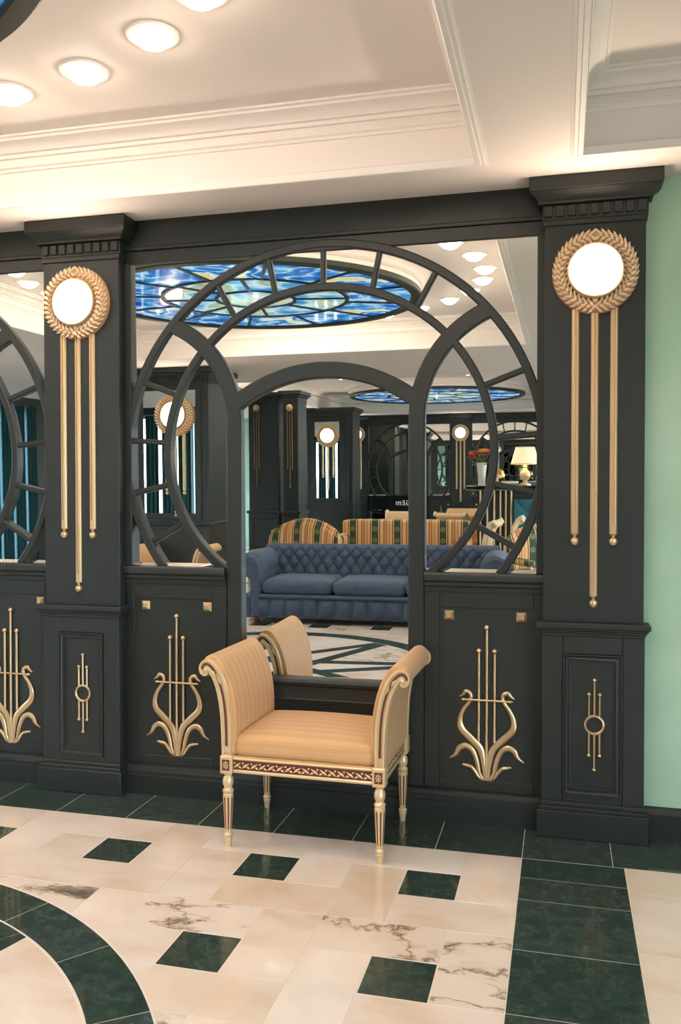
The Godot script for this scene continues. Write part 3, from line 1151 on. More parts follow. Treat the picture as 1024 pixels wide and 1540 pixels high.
func lyre(label: String, at: Vector3, turn: float, kx := 1.0) -> void:
	var t := thing("lyre_ornament", label, "ornament", at, turn)
	var k := 0.000674
	for side in ["_left", "_right"]:
		obj("arm", lyre_mesh("arm" + side), M.gold, t, Transform3D(Basis(), v3(0, 0, 0.003)))
		obj("leaf", lyre_mesh("leaf" + side), M.gold, t, Transform3D(Basis(), v3(0, 0, 0.001)))
		obj("low_leaf", lyre_mesh("low" + side), M.gold, t)
	var string := func(len: float) -> S:
		return sh().tube([v3(0, 0, 0), v3(0, len, 0)], [0.0058, 0.0058], 10).ball(v3(0, len + 0.008, 0), 0.0115, 12)
	obj("string", once("lyre_long", func() -> S: return string.call(975 * k)), M.gold, t, Transform3D(Basis(), v3(0, 0.005, 0.008)))
	for s in [-1.0, 1.0]:
		obj("string", once("lyre_short", func() -> S: return string.call(575 * k)), M.gold, t, Transform3D(Basis(), v3(s * 50 * k, 255 * k, 0.008)))
	obj("crossbar", once("lyre_cross", func() -> S:
		return sh().tube([v3(-168 * k, 0, 0), v3(-152 * k, 0, 0), v3(-140 * k, 0, 0), v3(140 * k, 0, 0), v3(152 * k, 0, 0), v3(168 * k, 0, 0)], [0.001, 0.0075, 0.0045, 0.0045, 0.0075, 0.001], 10)), M.gold, t, Transform3D(Basis(), v3(0, 525 * k, 0.013)))


func stud(label: String, at: Vector3, turn := 0.0, group := "") -> void:
	var t := thing("brass_stud", label, "stud", at, turn, group)
	obj("plate", once("stud_plate", func() -> S:
		return sh().extrude(rect_path(-0.021, -0.021, 0.021, 0.021), 0.0, 0.012, 0.009)), M.gold, t)
	obj("boss", once("stud_boss", func() -> S:
		return sh().extrude(rect_path(-0.010, -0.010, 0.010, 0.010), 0.010, 0.019, 0.002)), M.gold, t)


func pilaster(label: String, at: Vector3, turn := 0.0) -> void:
	var t := thing("pilaster", label, "pilaster", at, turn)
	var P := func(called: String, key: String, f: Callable, under: Node = t) -> Node:
		return obj(called, once("pil_" + key, f), M.paint, under)
	# stepped rings of (half width, front, y0, y1) share one builder
	var steps := func(rows: Array) -> S:
		var s := sh()
		for r in rows:
			s.box(v3(-r[0], r[2], 0.0005), v3(r[0], r[3], r[1]), 0.003)
		return s
	P.call("plinth", "plinth", func() -> S: return steps.call([[0.222, 0.105, 0.0, 0.112], [0.214, 0.097, 0.111, 0.128], [0.208, 0.088, 0.127, 0.146]]))
	# pedestal with a sunk panel
	var ped: Node = P.call("pedestal", "pedestal", func() -> S:
		return steps.call([[0.204, 0.062, 0.145, 0.85]]).box(v3(-0.204, 0.145, 0.06), v3(-0.119, 0.85, 0.078), 0.002).box(v3(0.119, 0.145, 0.06), v3(0.204, 0.85, 0.078), 0.002).box(v3(-0.1185, 0.764, 0.06), v3(0.1185, 0.85, 0.078), 0.002).box(v3(-0.1185, 0.145, 0.06), v3(0.1185, 0.172, 0.078), 0.002))
	P.call("panel_moulding", "panelmould", func() -> S:
		return sh().sweep(rect_path(-0.118, 0.173, 0.118, 0.763), [Vector2(0, 0.06), Vector2(0, 0.084), Vector2(0.006, 0.084), Vector2(0.009, 0.076), Vector2(0.016, 0.072), Vector2(0.024, 0.074), Vector2(0.027, 0.067), Vector2(0.034, 0.066), Vector2(0.036, 0.06)], true), ped)
	P.call("rail", "rail", func() -> S: return steps.call([[0.206, 0.084, 0.836, 0.852], [0.212, 0.090, 0.850, 0.862], [0.219, 0.098, 0.861, 0.872], [0.226, 0.108, 0.871, 0.894]]))
	P.call("shaft", "shaft", func() -> S: return steps.call([[0.200, 0.06, 0.893, 2.56]]))
	var cap: Node = P.call("capital", "capital", func() -> S:
		var s: S = steps.call([[0.206, 0.068, 2.535, 2.558], [0.209, 0.064, 2.557, 2.622], [0.226, 0.086, 2.621, 2.634], [0.262, 0.124, 2.668, SOFFIT - 0.001]])
		# the coved underside of the cornice, running round three sides
		var path := PackedVector2Array([Vector2(-0.209, 0.001), Vector2(-0.209, 0.064), Vector2(0.209, 0.064), Vector2(0.209, 0.001)])
		s.t = Transform3D(Basis(Vector3(1, 0, 0), Vector3(0, 0, 1), Vector3(0, 1, 0)), Vector3.ZERO)
		s.sweep(path, [Vector2(-0.01, 2.632), Vector2(0.018, 2.632), Vector2(0.020, 2.642), Vector2(0.028, 2.652), Vector2(0.042, 2.660), Vector2(0.050, 2.669), Vector2(-0.01, 2.669)])
		s.t = Transform3D.IDENTITY
		return s)
	for i in 9:
		obj("dentil", once("dentil", func() -> S: return bx(v3(-0.0165, 2.572, 0.05), v3(0.0165, 2.617, 0.074), 0.002)), M.paint, cap, Transform3D(Basis(), v3(-0.184 + i * 0.046, 0, 0)))


func ring_ornament(label: String, at: Vector3, turn := 0.0) -> void:
	var t := thing("ring_ornament", label, "ornament", at, turn)
	obj("ring", once("orn_ring", func() -> S:
		var p := []
		var r := []
		for i in 33:
			p.append(v3(0.037 * cos(TAU * i / 32), 0.037 * sin(TAU * i / 32), 0.005))
			r.append(0.0056)
		return sh().tube(p, r, 8)), M.gold, t)
	var rod := func(a: float, b: float) -> S:
		return sh().tube([v3(0, a, 0), v3(0, b, 0)], [0.0042, 0.0042], 8).ball(v3(0, b + 0.006 * signf(b), 0), 0.0082, 12)
	for s in [-1.0, 1.0]:
		obj("rod", once("orn_mid", func() -> S: return rod.call(0.037, 0.18)), M.gold, t, Transform3D(Basis().scaled(Vector3(1, 1, 1)) if s > 0 else Basis(Vector3(0, 0, 1), PI), v3(0, 0, 0.005)))
		for x in [-0.0215, 0.0215]:
			obj("rod", once("orn_side", func() -> S: return rod.call(0.031, 0.121)), M.gold, t, Transform3D(Basis() if s > 0 else Basis(Vector3(0, 0, 1), PI), v3(x, 0, 0.005)))


# lathed round an axis that leaves the wall; the profile's -y is the front
func facing() -> Transform3D:
	return Transform3D(Basis(Vector3(1, 0, 0), Vector3(0, 0, -1), Vector3(0, 1, 0)), Vector3.ZERO)


func wall_lamp(label: String, at: Vector3, turn: float, size: float, energy: float, group := "", rods := [1.212, 0.955, 1.212]) -> void:
	var t := thing("wall_lamp", label, "wall lamp", at, turn, group)
	var k := Transform3D(Basis().scaled(Vector3(size, size, size)), Vector3.ZERO)
	obj("wreath", once("wreath", func() -> S:
		var s := sh()
		for row in 4:
			var n: int = [17, 18, 20, 21][row]
			for i in n:
				for side in [-1.0, 1.0]:
					# leaves climb both sides from the foot to the crown
					var a: float = deg_to_rad(-90.0) + side * PI * (i + 0.5 * (row % 2) + 0.1) / n
					var rr: float = [0.120, 0.133, 0.146, 0.158][row]
					var zz: float = [0.022, 0.031, 0.031, 0.022][row]
					var out := Vector3(cos(a), sin(a), 0)
					var along: Vector3 = Vector3(-sin(a), cos(a), 0) * side
					var turnout: float = [-0.8, -0.95, 0.95, 0.75][row]
					var d: Vector3 = (along + out * turnout).normalized()
					var up: Vector3 = (Vector3(0, 0, 1) + out * [-0.55, -0.15, 0.25, 0.7][row]).normalized()
					var c := out * rr + Vector3(0, 0, zz)
					s.leaf(c - d * 0.013, c + d * 0.020 + up * 0.005, 0.0074, 0.010, up)
		return s), M.wreath_gold, t, k)
	obj("wreath_ground", once("wreath_ground", func() -> S:
		var s := sh()
		s.t = facing()
		return s.lathe([Vector2(0.108, 0.0), Vector2(0.113, -0.016), Vector2(0.128, -0.029), Vector2(0.146, -0.031), Vector2(0.160, -0.023), Vector2(0.169, -0.010), Vector2(0.171, 0.0)], 64)), M.wreath_ground, t, k)
	obj("rim", once("lamp_rim", func() -> S:
		var s := sh()
		s.t = facing()
		return s.lathe([Vector2(0.101, -0.02), Vector2(0.101, -0.046), Vector2(0.105, -0.050), Vector2(0.111, -0.048), Vector2(0.113, -0.03), Vector2(0.113, 0.0)], 64)), M.gold, t, k)
	obj("lamp_glass", once("lamp_lens", func() -> S:
		var s := sh()
		s.t = facing()
		return s.lathe([Vector2(0.0, -0.074), Vector2(0.03, -0.072), Vector2(0.06, -0.064), Vector2(0.085, -0.052), Vector2(0.101, -0.036), Vector2(0.101, -0.002), Vector2(0.0, -0.001)], 48)), M.lamp_glass, t, k)
	if energy > 0.0:
		var l := OmniLight3D.new()
		l.name = "bulb"
		l.light_color = rgb(255, 226, 200)
		l.light_energy = energy
		l.light_size = 0.03
		l.omni_range = 20.0
		l.omni_attenuation = 2.0
		l.shadow_enabled = true
		t.add_child(l)
		l.position = v3(0, 0, 0.040) * size
	for i in 3:
		var foot: float = rods[i]
		var len := at.y - foot - 0.15 * size
		var rod := obj("rod", once("rod_%d" % int(len * 1000), func() -> S: return rod_shape(len)), M.gold, t, Transform3D(Basis(), v3((i - 1) * 0.0765 * size, -0.15 * size, 0.0)))
		obj("finial", once("rod_finial", func() -> S:
			return sh().lathe([Vector2(0.0, 0.0), Vector2(0.012, 0.005), Vector2(0.018, 0.018), Vector2(0.015, 0.030), Vector2(0.006, 0.035), Vector2(0.007, 0.040), Vector2(0.015, 0.05), Vector2(0.0, 0.051)], 16)), M.gold, rod, Transform3D(Basis(), v3(0, -len, 0.004)))


func rod_shape(len: float) -> S:
	var s := sh()
	var prof := PackedVector2Array([Vector2(-0.0155, -0.002), Vector2(-0.0155, 0.006), Vector2(-0.010, 0.012), Vector2(-0.004, 0.0125), Vector2(-0.0018, 0.008), Vector2(0.0018, 0.008), Vector2(0.004, 0.0125), Vector2(0.010, 0.012), Vector2(0.0155, 0.006), Vector2(0.0155, -0.002)])
	s.t = Transform3D(Basis(Vector3(1, 0, 0), Vector3(0, 0, 1), Vector3(0, -1, 0)), Vector3.ZERO)
	s.extrude(prof, 0.0, len - 0.09)
	s.extrude(PackedVector2Array([Vector2(-0.0155, -0.002), Vector2(-0.0155, 0.006), Vector2(-0.010, 0.012), Vector2(0.010, 0.012), Vector2(0.0155, 0.006), Vector2(0.0155, -0.002)]), len - 0.09, len - 0.048)
	return s


func build_front() -> void:
	var w := get_node("wall_front")
	for b in 2:
		var x: float = [BAY_X, BAY_X - 2.355][b]
		bay_boards(w, Transform3D(Basis(), v3(x, 0, 0)), 1.0)
		bay_mirror(["large arched mirror with dark concentric hoops behind the settee", "arched mirror cut off by the left edge of the photo"][b], v3(x, 0, 0), 0.0, 1.0, TILT)
	pilaster("dark pilaster with dentilled capital beside the mint green wall", v3(0.125, 0, 0))
	pilaster("dark pilaster with dentilled capital left of the large arched mirror", v3(-2.23, 0, 0))
	pilaster("dark pilaster beyond the photo's left edge", v3(-4.585, 0, 0))
	wall_lamp("glowing wreath-framed wall lamp on the pilaster beside the mint green wall", v3(0.128, 2.335, 0.06), 0.0, 1.0, 0.30)
	wall_lamp("glowing wreath-framed wall lamp on the pilaster left of the large arched mirror", v3(-2.245, 2.335, 0.06), 0.0, 1.0, 0.30)
	ring_ornament("small gold ring-and-rods ornament low on the pilaster beside the mint wall", v3(0.134, 0.47, 0.0625))
	ring_ornament("small gold ring-and-rods ornament low on the pilaster left of the settee", v3(-2.225, 0.47, 0.0625))
	lyre("brass lyre ornament on the dark panel to the right of the settee", v3(-0.312, 0.178, -0.006), 0.0)
	lyre("brass lyre ornament on the dark panel to the left of the settee", v3(-1.767, 0.178, -0.006), 0.0)
	lyre("brass lyre ornament cut off by the left edge of the photo", v3(-2.665, 0.178, -0.006), 0.0)
	stud("small square brass stud above the right lyre, nearer the settee", v3(-0.476, 0.896, -0.007))
	stud("small square brass stud above the right lyre, nearer the right pilaster", v3(-0.166, 0.896, -0.007))
	stud("small square brass stud above the left lyre, nearer the left pilaster", v3(-1.928, 0.894, -0.007))
	stud("small square brass stud above the left lyre, nearer the settee", v3(-1.613, 0.896, -0.007))
	stud("small square brass stud at far left above the cut-off lyre", v3(-2.50, 0.896, -0.007))


func build_back() -> void:
	var w := get_node("wall_back")
	var k := 0.885
	for b in 2:
		var x: float = [-3.03, -0.91][b]
		bay_boards(w, Transform3D(Basis(Vector3.UP, PI), v3(x, 0, 13.7)), k)
		bay_mirror(["small distant arched mirror above the piano, seen in the middle mirror", "small distant arched mirror behind the flowers and table lamp"][b], v3(x, 0, 13.7), PI, k, 0.0)
	for i in 3:
		var x: float = [-1.97, -4.09, 0.15][i]
		pilaster(["distant dark pilaster between the two far mirrors", "distant dark pilaster beside the piano", "distant dark pilaster hidden behind the right stile"][i], v3(x, 0, 13.7), PI)
		wall_lamp(["distant round wall lamp between the two far mirrors, left of the red flowers", "distant round wall lamp just right of the mirrored pier", "distant round wall lamp at the far right of the mirrored room"][i], v3(x, 2.335, 13.64), PI, 1.0, 0.25)
		ring_ornament(["tiny ring ornament low on the pilaster between the far mirrors", "tiny ring ornament low on the pilaster beside the piano", "tiny ring ornament on the hidden far pilaster"][i], v3(x, 0.47, 13.6375), PI)
	lyre("tiny distant lyre ornament on the far wall above the striped sofa", v3(-2.37, 0.178, 13.706), PI)
	lyre("tiny distant lyre ornament on the far wall behind the counter", v3(-1.56, 0.178, 13.706), PI)
	stud("tiny distant brass stud left of the far lamp's rods", v3(-2.22, 0.90, 13.707), PI)
	stud("tiny distant brass stud right of the far lamp's rods", v3(-1.66, 0.90, 13.707), PI)


# ------------------------------------------------------------------ free-standing piers
func pier(label: String, at: Vector3, half: float, depth: float, mirror: bool) -> Node3D:
	var t := thing("pier", label, "pier", at, PI)
	var d := depth
	# origin on the floor under the front face; the pier reaches back from it
	obj("plinth", bx(v3(-half - 0.02, 0, -d - 0.02), v3(half + 0.02, 0.14, 0.02), 0.008), M.paint, t)
	var ped := obj("pedestal", bx(v3(-half, 0.13, -d), v3(half, 0.95, 0.0), 0.004), M.paint, t)
	obj("panel_moulding", sh().sweep(rect_path(-half + 0.2 * half, 0.22, half - 0.2 * half, 0.88), [Vector2(0, -0.01), Vector2(0, 0.010), Vector2(0.008, 0.012), Vector2(0.02, 0.004), Vector2(0.03, 0.006), Vector2(0.034, -0.01)], true), M.paint, ped)
	obj("rail", bx(v3(-half - 0.025, 0.95, -d - 0.025), v3(half + 0.025, 0.99, 0.025), 0.008), M.paint, t)
	obj("shaft", bx(v3(-half + 0.01, 0.98, -d + 0.01), v3(half - 0.01, 2.60, -0.012), 0.004), M.paint, t)
	var cap := obj("capital", bx(v3(-half - 0.045, 2.665, -d - 0.045), v3(half + 0.045, SOFFIT - 0.001, 0.045), 0.006).box(v3(-half - 0.02, 2.635, -d - 0.02), v3(half + 0.02, 2.668, 0.02), 0.008).box(v3(-half + 0.004, 2.56, -d + 0.004), v3(half - 0.004, 2.637, -0.004), 0.003), M.paint, t)
	var n := int(half * 2.0 / 0.05)
	for i in n:
		obj("dentil", once("pier_dentil", func() -> S: return bx(v3(-0.016, 2.575, -0.02), v3(0.016, 2.62, 0.012), 0.002)), M.paint, cap, Transform3D(Basis(), v3(-half + 0.025 + i * (half * 2.0 - 0.05) / (n - 1), 0, 0)))
	if mirror:
		obj("mirror_frame", sh().sweep(rect_path(-half + 0.10, 1.03, half - 0.10, 2.53), rect_prof(0, 0.06, -0.02, 0.002, 0.004), true), M.paint, t)
		obj("mirror_glass", bx(v3(-half + 0.12, 1.05, -0.014), v3(half - 0.12, 2.51, -0.006)), M.mirror, t)
	return t


func rod_ornament(label: String, at: Vector3, turn: float) -> void:
	var t := thing("rod_ornament", label, "ornament", at, turn)
	obj("boss", once("rod_boss", func() -> S:
		var s := sh()
		s.t = facing()
		return s.lathe([Vector2(0.0, -0.045), Vector2(0.02, -0.043), Vector2(0.028, -0.03), Vector2(0.045, -0.026), Vector2(0.05, -0.012), Vector2(0.05, 0.0)], 24)), M.gold, t)
	for i in 3:
		var len: float = [0.85, 1.12, 0.85][i]
		obj("rod", once("thin_rod_%d" % i, func() -> S:
			return sh().tube([v3(0, 0, 0.008), v3(0, -len, 0.008)], [0.006, 0.006], 8).ball(v3(0, -len - 0.008, 0.008), 0.011, 10)), M.bronze, t, Transform3D(Basis(), v3((i - 1) * 0.035, -0.02, 0)))


func build_piers() -> void:
	pier("dark mirrored pier with a large lamp, left in the large mirror", v3(-4.29, 0, 5.2), 0.48, 0.75, true)
	wall_lamp("large glowing wreath lamp on the mirrored pier at left in the large mirror", v3(-4.22, 2.19, 5.2), PI, 1.38, 0.45, "", [1.30, 1.05, 1.30])
	pier("slender dark mirrored pier with a round lamp in the middle of the large mirror", v3(-4.08, 0, 11.4), 0.44, 0.6, true)
	wall_lamp("round glowing lamp on the slender mirrored pier in the middle of the large mirror", v3(-4.11, 2.22, 11.4), PI, 1.24, 0.35, "", [1.46, 1.22, 1.46])
	pier("broad plain dark pier left of the middle lamp, above the striped chair", v3(-4.26, 0, 8.3), 0.24, 0.8, false)
	pier("narrow dark pier with capital standing before the broad plain pier", v3(-3.795, 0, 8.15), 0.125, 0.45, false)
	rod_ornament("unlit boss with three thin rods on the broad plain pier", v3(-4.36, 2.50, 8.3), PI)
	rod_ornament("unlit boss with three thin rods on the narrow pier", v3(-3.80, 2.48, 8.15), PI)


# ------------------------------------------------------------------ the settee
func build_settees() -> void:
	var t := thing("settee", "small gilt settee with peach striped upholstery and scrolled arms before the mirror", "settee", v3(-0.985, 0, 0.295), -0.018)
	var X := 0.314
	var Z := 0.228
	obj("seat", sh().cushion(v3(0, 0.405, 0), v3(0.60, 0.10, 0.475), 0.045, 12, 0.022), M.peach_1, t)
	obj("seat_edge", sh().sweep(rect_path(-0.300, -0.240, 0.300, 0.240), [Vector2(-0.003, 0.366), Vector2(0.003, 0.363), Vector2(0.006, 0.368), Vector2(0.003, 0.374), Vector2(-0.003, 0.372)], true).mesh(), M.tan_leather, t, Transform3D(Basis(Vector3(1, 0, 0), Vector3(0, 0, 1), Vector3(0, 1, 0)), Vector3.ZERO))
	# rails with a carved band of leaves
	for side in 4:
		var len := 0.576 if side < 2 else 0.404
		var place := Transform3D(Basis(Vector3.UP, [0.0, PI, PI / 2, -PI / 2][side]), [v3(0, 0.336, Z), v3(0, 0.336, -Z), v3(X, 0.336, 0), v3(-X, 0.336, 0)][side])
		var key := "long" if side < 2 else "short"
		var rail := obj("rail", once("rail_" + key, func() -> S:
			return bx(v3(-len / 2, -0.031, -0.018), v3(len / 2, -0.018, 0.018), 0.004).box(v3(-len / 2, 0.021, -0.018), v3(len / 2, 0.032, 0.018), 0.004)), M.gilt, t, place)
		obj("recess", once("recess_" + key, func() -> S: return bx(v3(-len / 2, -0.020, -0.014), v3(len / 2, 0.023, 0.011))), M.gilt_recess, rail)
		obj("carving", once("carving_" + key, func() -> S:
			var s := sh()
			var n := int(len / 0.036)
			for i in n:
				var x := -len / 2 + len * (i + 0.5) / n
				var dir := 1.0 if x < 0.0 else -1.0
				s.leaf(v3(x - dir * 0.017, -0.012, 0.011), v3(x + dir * 0.017, 0.012, 0.012), 0.0055, 0.004, v3(0, 0, 1))
				s.ball(v3(x - dir * 0.012, 0.009, 0.011), 0.0045, 6)
				s.leaf(v3(x + dir * 0.004, -0.004, 0.011), v3(x + dir * 0.018, -0.012, 0.012), 0.005, 0.003, v3(0, 0, 1))
			return s), M.gilt, rail)
	for sx in [-1.0, 1.0]:
		for sz in [-1.0, 1.0]:
			var leg := obj("leg", once("settee_leg", func() -> S:
				var s := sh().lathe([Vector2(0.0, 0.0), Vector2(0.011, 0.0), Vector2(0.0125, 0.008), Vector2(0.013, 0.018), Vector2(0.0165, 0.036), Vector2(0.012, 0.040), Vector2(0.0175, 0.044), Vector2(0.0185, 0.050), Vector2(0.015, 0.055), Vector2(0.0125, 0.058), Vector2(0.0135, 0.064), Vector2(0.0215, 0.214), Vector2(0.018, 0.218), Vector2(0.0225, 0.224), Vector2(0.0225, 0.231), Vector2(0.017, 0.236), Vector2(0.016, 0.242), Vector2(0.021, 0.254), Vector2(0.0225, 0.266), Vector2(0.020, 0.279), Vector2(0.0145, 0.287), Vector2(0.0145, 0.292), Vector2(0.019, 0.298), Vector2(0.019, 0.302)], 24)
				s.box(v3(-0.026, 0.300, -0.026), v3(0.026, 0.374, 0.026), 0.004)
				return s), M.gilt, t, Transform3D(Basis(), v3(sx * X, 0, sz * Z)))
			obj("fluting", once("fluting", func() -> S:
				var s := sh()
				for i in 8:
					var a := TAU * (i + 0.5) / 8
					var o := v3(sin(a), 0, cos(a))
					s.tube([o * 0.0120 + v3(0, 0.068, 0), o * 0.0128 + v3(0, 0.074, 0), o * 0.0193 + v3(0, 0.200, 0), o * 0.0195 + v3(0, 0.208, 0)], [0.001, 0.0026, 0.0036, 0.001], 6)
				return s), M.gilt_recess, leg)
			var face := Transform3D(Basis() if sz > 0 else Basis(Vector3.UP, PI), v3(0, 0.337, sz * 0.0262))
			obj("rosette_ground", once("rosette_ground", func() -> S: return bx(v3(-0.016, -0.022, -0.001), v3(0.016, 0.022, 0.0006))), M.gilt_recess, leg, face)
			obj("rosette", once("rosette", func() -> S:
				var s := sh().ball(v3(0, 0, 0.002), 0.004, 8)
				for i in 8:
					var a := TAU * i / 8
					var o := v3(cos(a), sin(a) * 1.3, 0)
					s.leaf(o * 0.004 + v3(0, 0, 0.001), o * 0.0145 + v3(0, 0, 0.001), 0.0032, 0.003, v3(0, 0, 1))
				return s), M.gilt, leg, face)
	# arms: one rolled pad each, a carved scroll post at either end
	var pull := func(p: Array) -> Array:
		return p.map(func(q: Vector2) -> Vector2: return Vector2(q.x if q.x > -0.32 else -0.32 + (q.x + 0.32) * 0.84, q.y))
	var inner: Array = pull.call([Vector2(-0.284, 0.375), Vector2(-0.279, 0.47), Vector2(-0.283, 0.56), Vector2(-0.300, 0.65), Vector2(-0.330, 0.72), Vector2(-0.368, 0.762), Vector2(-0.405, 0.772), Vector2(-0.436, 0.757), Vector2(-0.450, 0.727), Vector2(-0.444, 0.700), Vector2(-0.424, 0.688), Vector2(-0.400, 0.682), Vector2(-0.376, 0.655), Vector2(-0.352, 0.60), Vector2(-0.341, 0.53), Vector2(-0.338, 0.46), Vector2(-0.336, 0.375)])
	var post := smooth_path(pull.call([Vector2(-0.316, 0.372), Vector2(-0.317, 0.46), Vector2(-0.322, 0.55), Vector2(-0.338, 0.63), Vector2(-0.364, 0.69), Vector2(-0.392, 0.725), Vector2(-0.418, 0.737), Vector2(-0.437, 0.726), Vector2(-0.438, 0.706), Vector2(-0.424, 0.698), Vector2(-0.414, 0.708)]), 6)
	for s in [-1.0, 1.0]:
		var side := Transform3D(Basis().scaled(Vector3(-s, 1, 1)), Vector3.ZERO)
		var key := "l" if s < 0 else "r"
		var arm := obj("arm", once("arm_pad_" + key, func() -> S:
			var pad := sh()
			pad.t = side
			var poly := smooth_path(inner, 4)
			return pad.extrude(poly, -0.228, 0.228, 0.008)), M.peach_0, t)
		for e in [-1.0, 1.0]:
			var at := Transform3D(Basis().scaled(Vector3(1, 1, e)), Vector3.ZERO)
			var ws := []
			for i in post.size():
				var u := float(i) / (post.size() - 1)
				ws.append(Vector2(lerpf(1.0, 0.42, smoothstep(0.5, 1.0, u)) * lerpf(1.0, 1.15, sin(PI * clampf(u * 1.6, 0, 1))), 1.0))
			var pk := "post_%s_%d" % [key, int(e)]
			var p := obj("scroll_post", once(pk, func() -> S:
				var q := sh()
				q.t = at * side
				return q.sweep(post, [Vector2(-0.021, 0.222), Vector2(0.021, 0.222), Vector2(0.021, 0.240), Vector2(0.018, 0.247), Vector2(0.011, 0.247), Vector2(0.006, 0.240), Vector2(-0.006, 0.240), Vector2(-0.011, 0.247), Vector2(-0.018, 0.247), Vector2(-0.021, 0.240)], false, ws)), M.gilt, arm)
			obj("groove", once(pk + "_groove", func() -> S:
				var q := sh()
				q.t = at * side
				return q.sweep(post.slice(3, 46), rect_prof(-0.0045, 0.0045, 0.236, 0.2415), false)), M.gilt_recess, p)
			obj("leaf_carving", once(pk + "_leaf", func() -> S:
				var q := sh()
				q.t = at * side
				var up := v3(0, 0, 1)
				q.t = q.t * Transform3D(Basis().scaled(Vector3(0.84, 1, 1)), v3(-0.051, 0, 0))
				q.leaf(v3(-0.342, 0.655, 0.243), v3(-0.366, 0.705, 0.247), 0.007, 0.007, up)
				q.leaf(v3(-0.350, 0.645, 0.243), v3(-0.386, 0.690, 0.247), 0.006, 0.007, up)
				q.leaf(v3(-0.366, 0.690, 0.243), v3(-0.402, 0.722, 0.249), 0.008, 0.007, up)
				q.ball(v3(-0.420, 0.714, 0.243), 0.009, 10)
				q.t = at * side
				for i in 3:
					q.leaf(v3(-0.327 + i * 0.010, 0.375, 0.243), v3(-0.325 + i * 0.008, 0.412, 0.246), 0.005, 0.004, up)
				return q), M.gilt, p)
	copy(t, "peach settee seen in the left of the large mirror before the mirrored pier", v3(-4.06, 0, 4.83), PI)


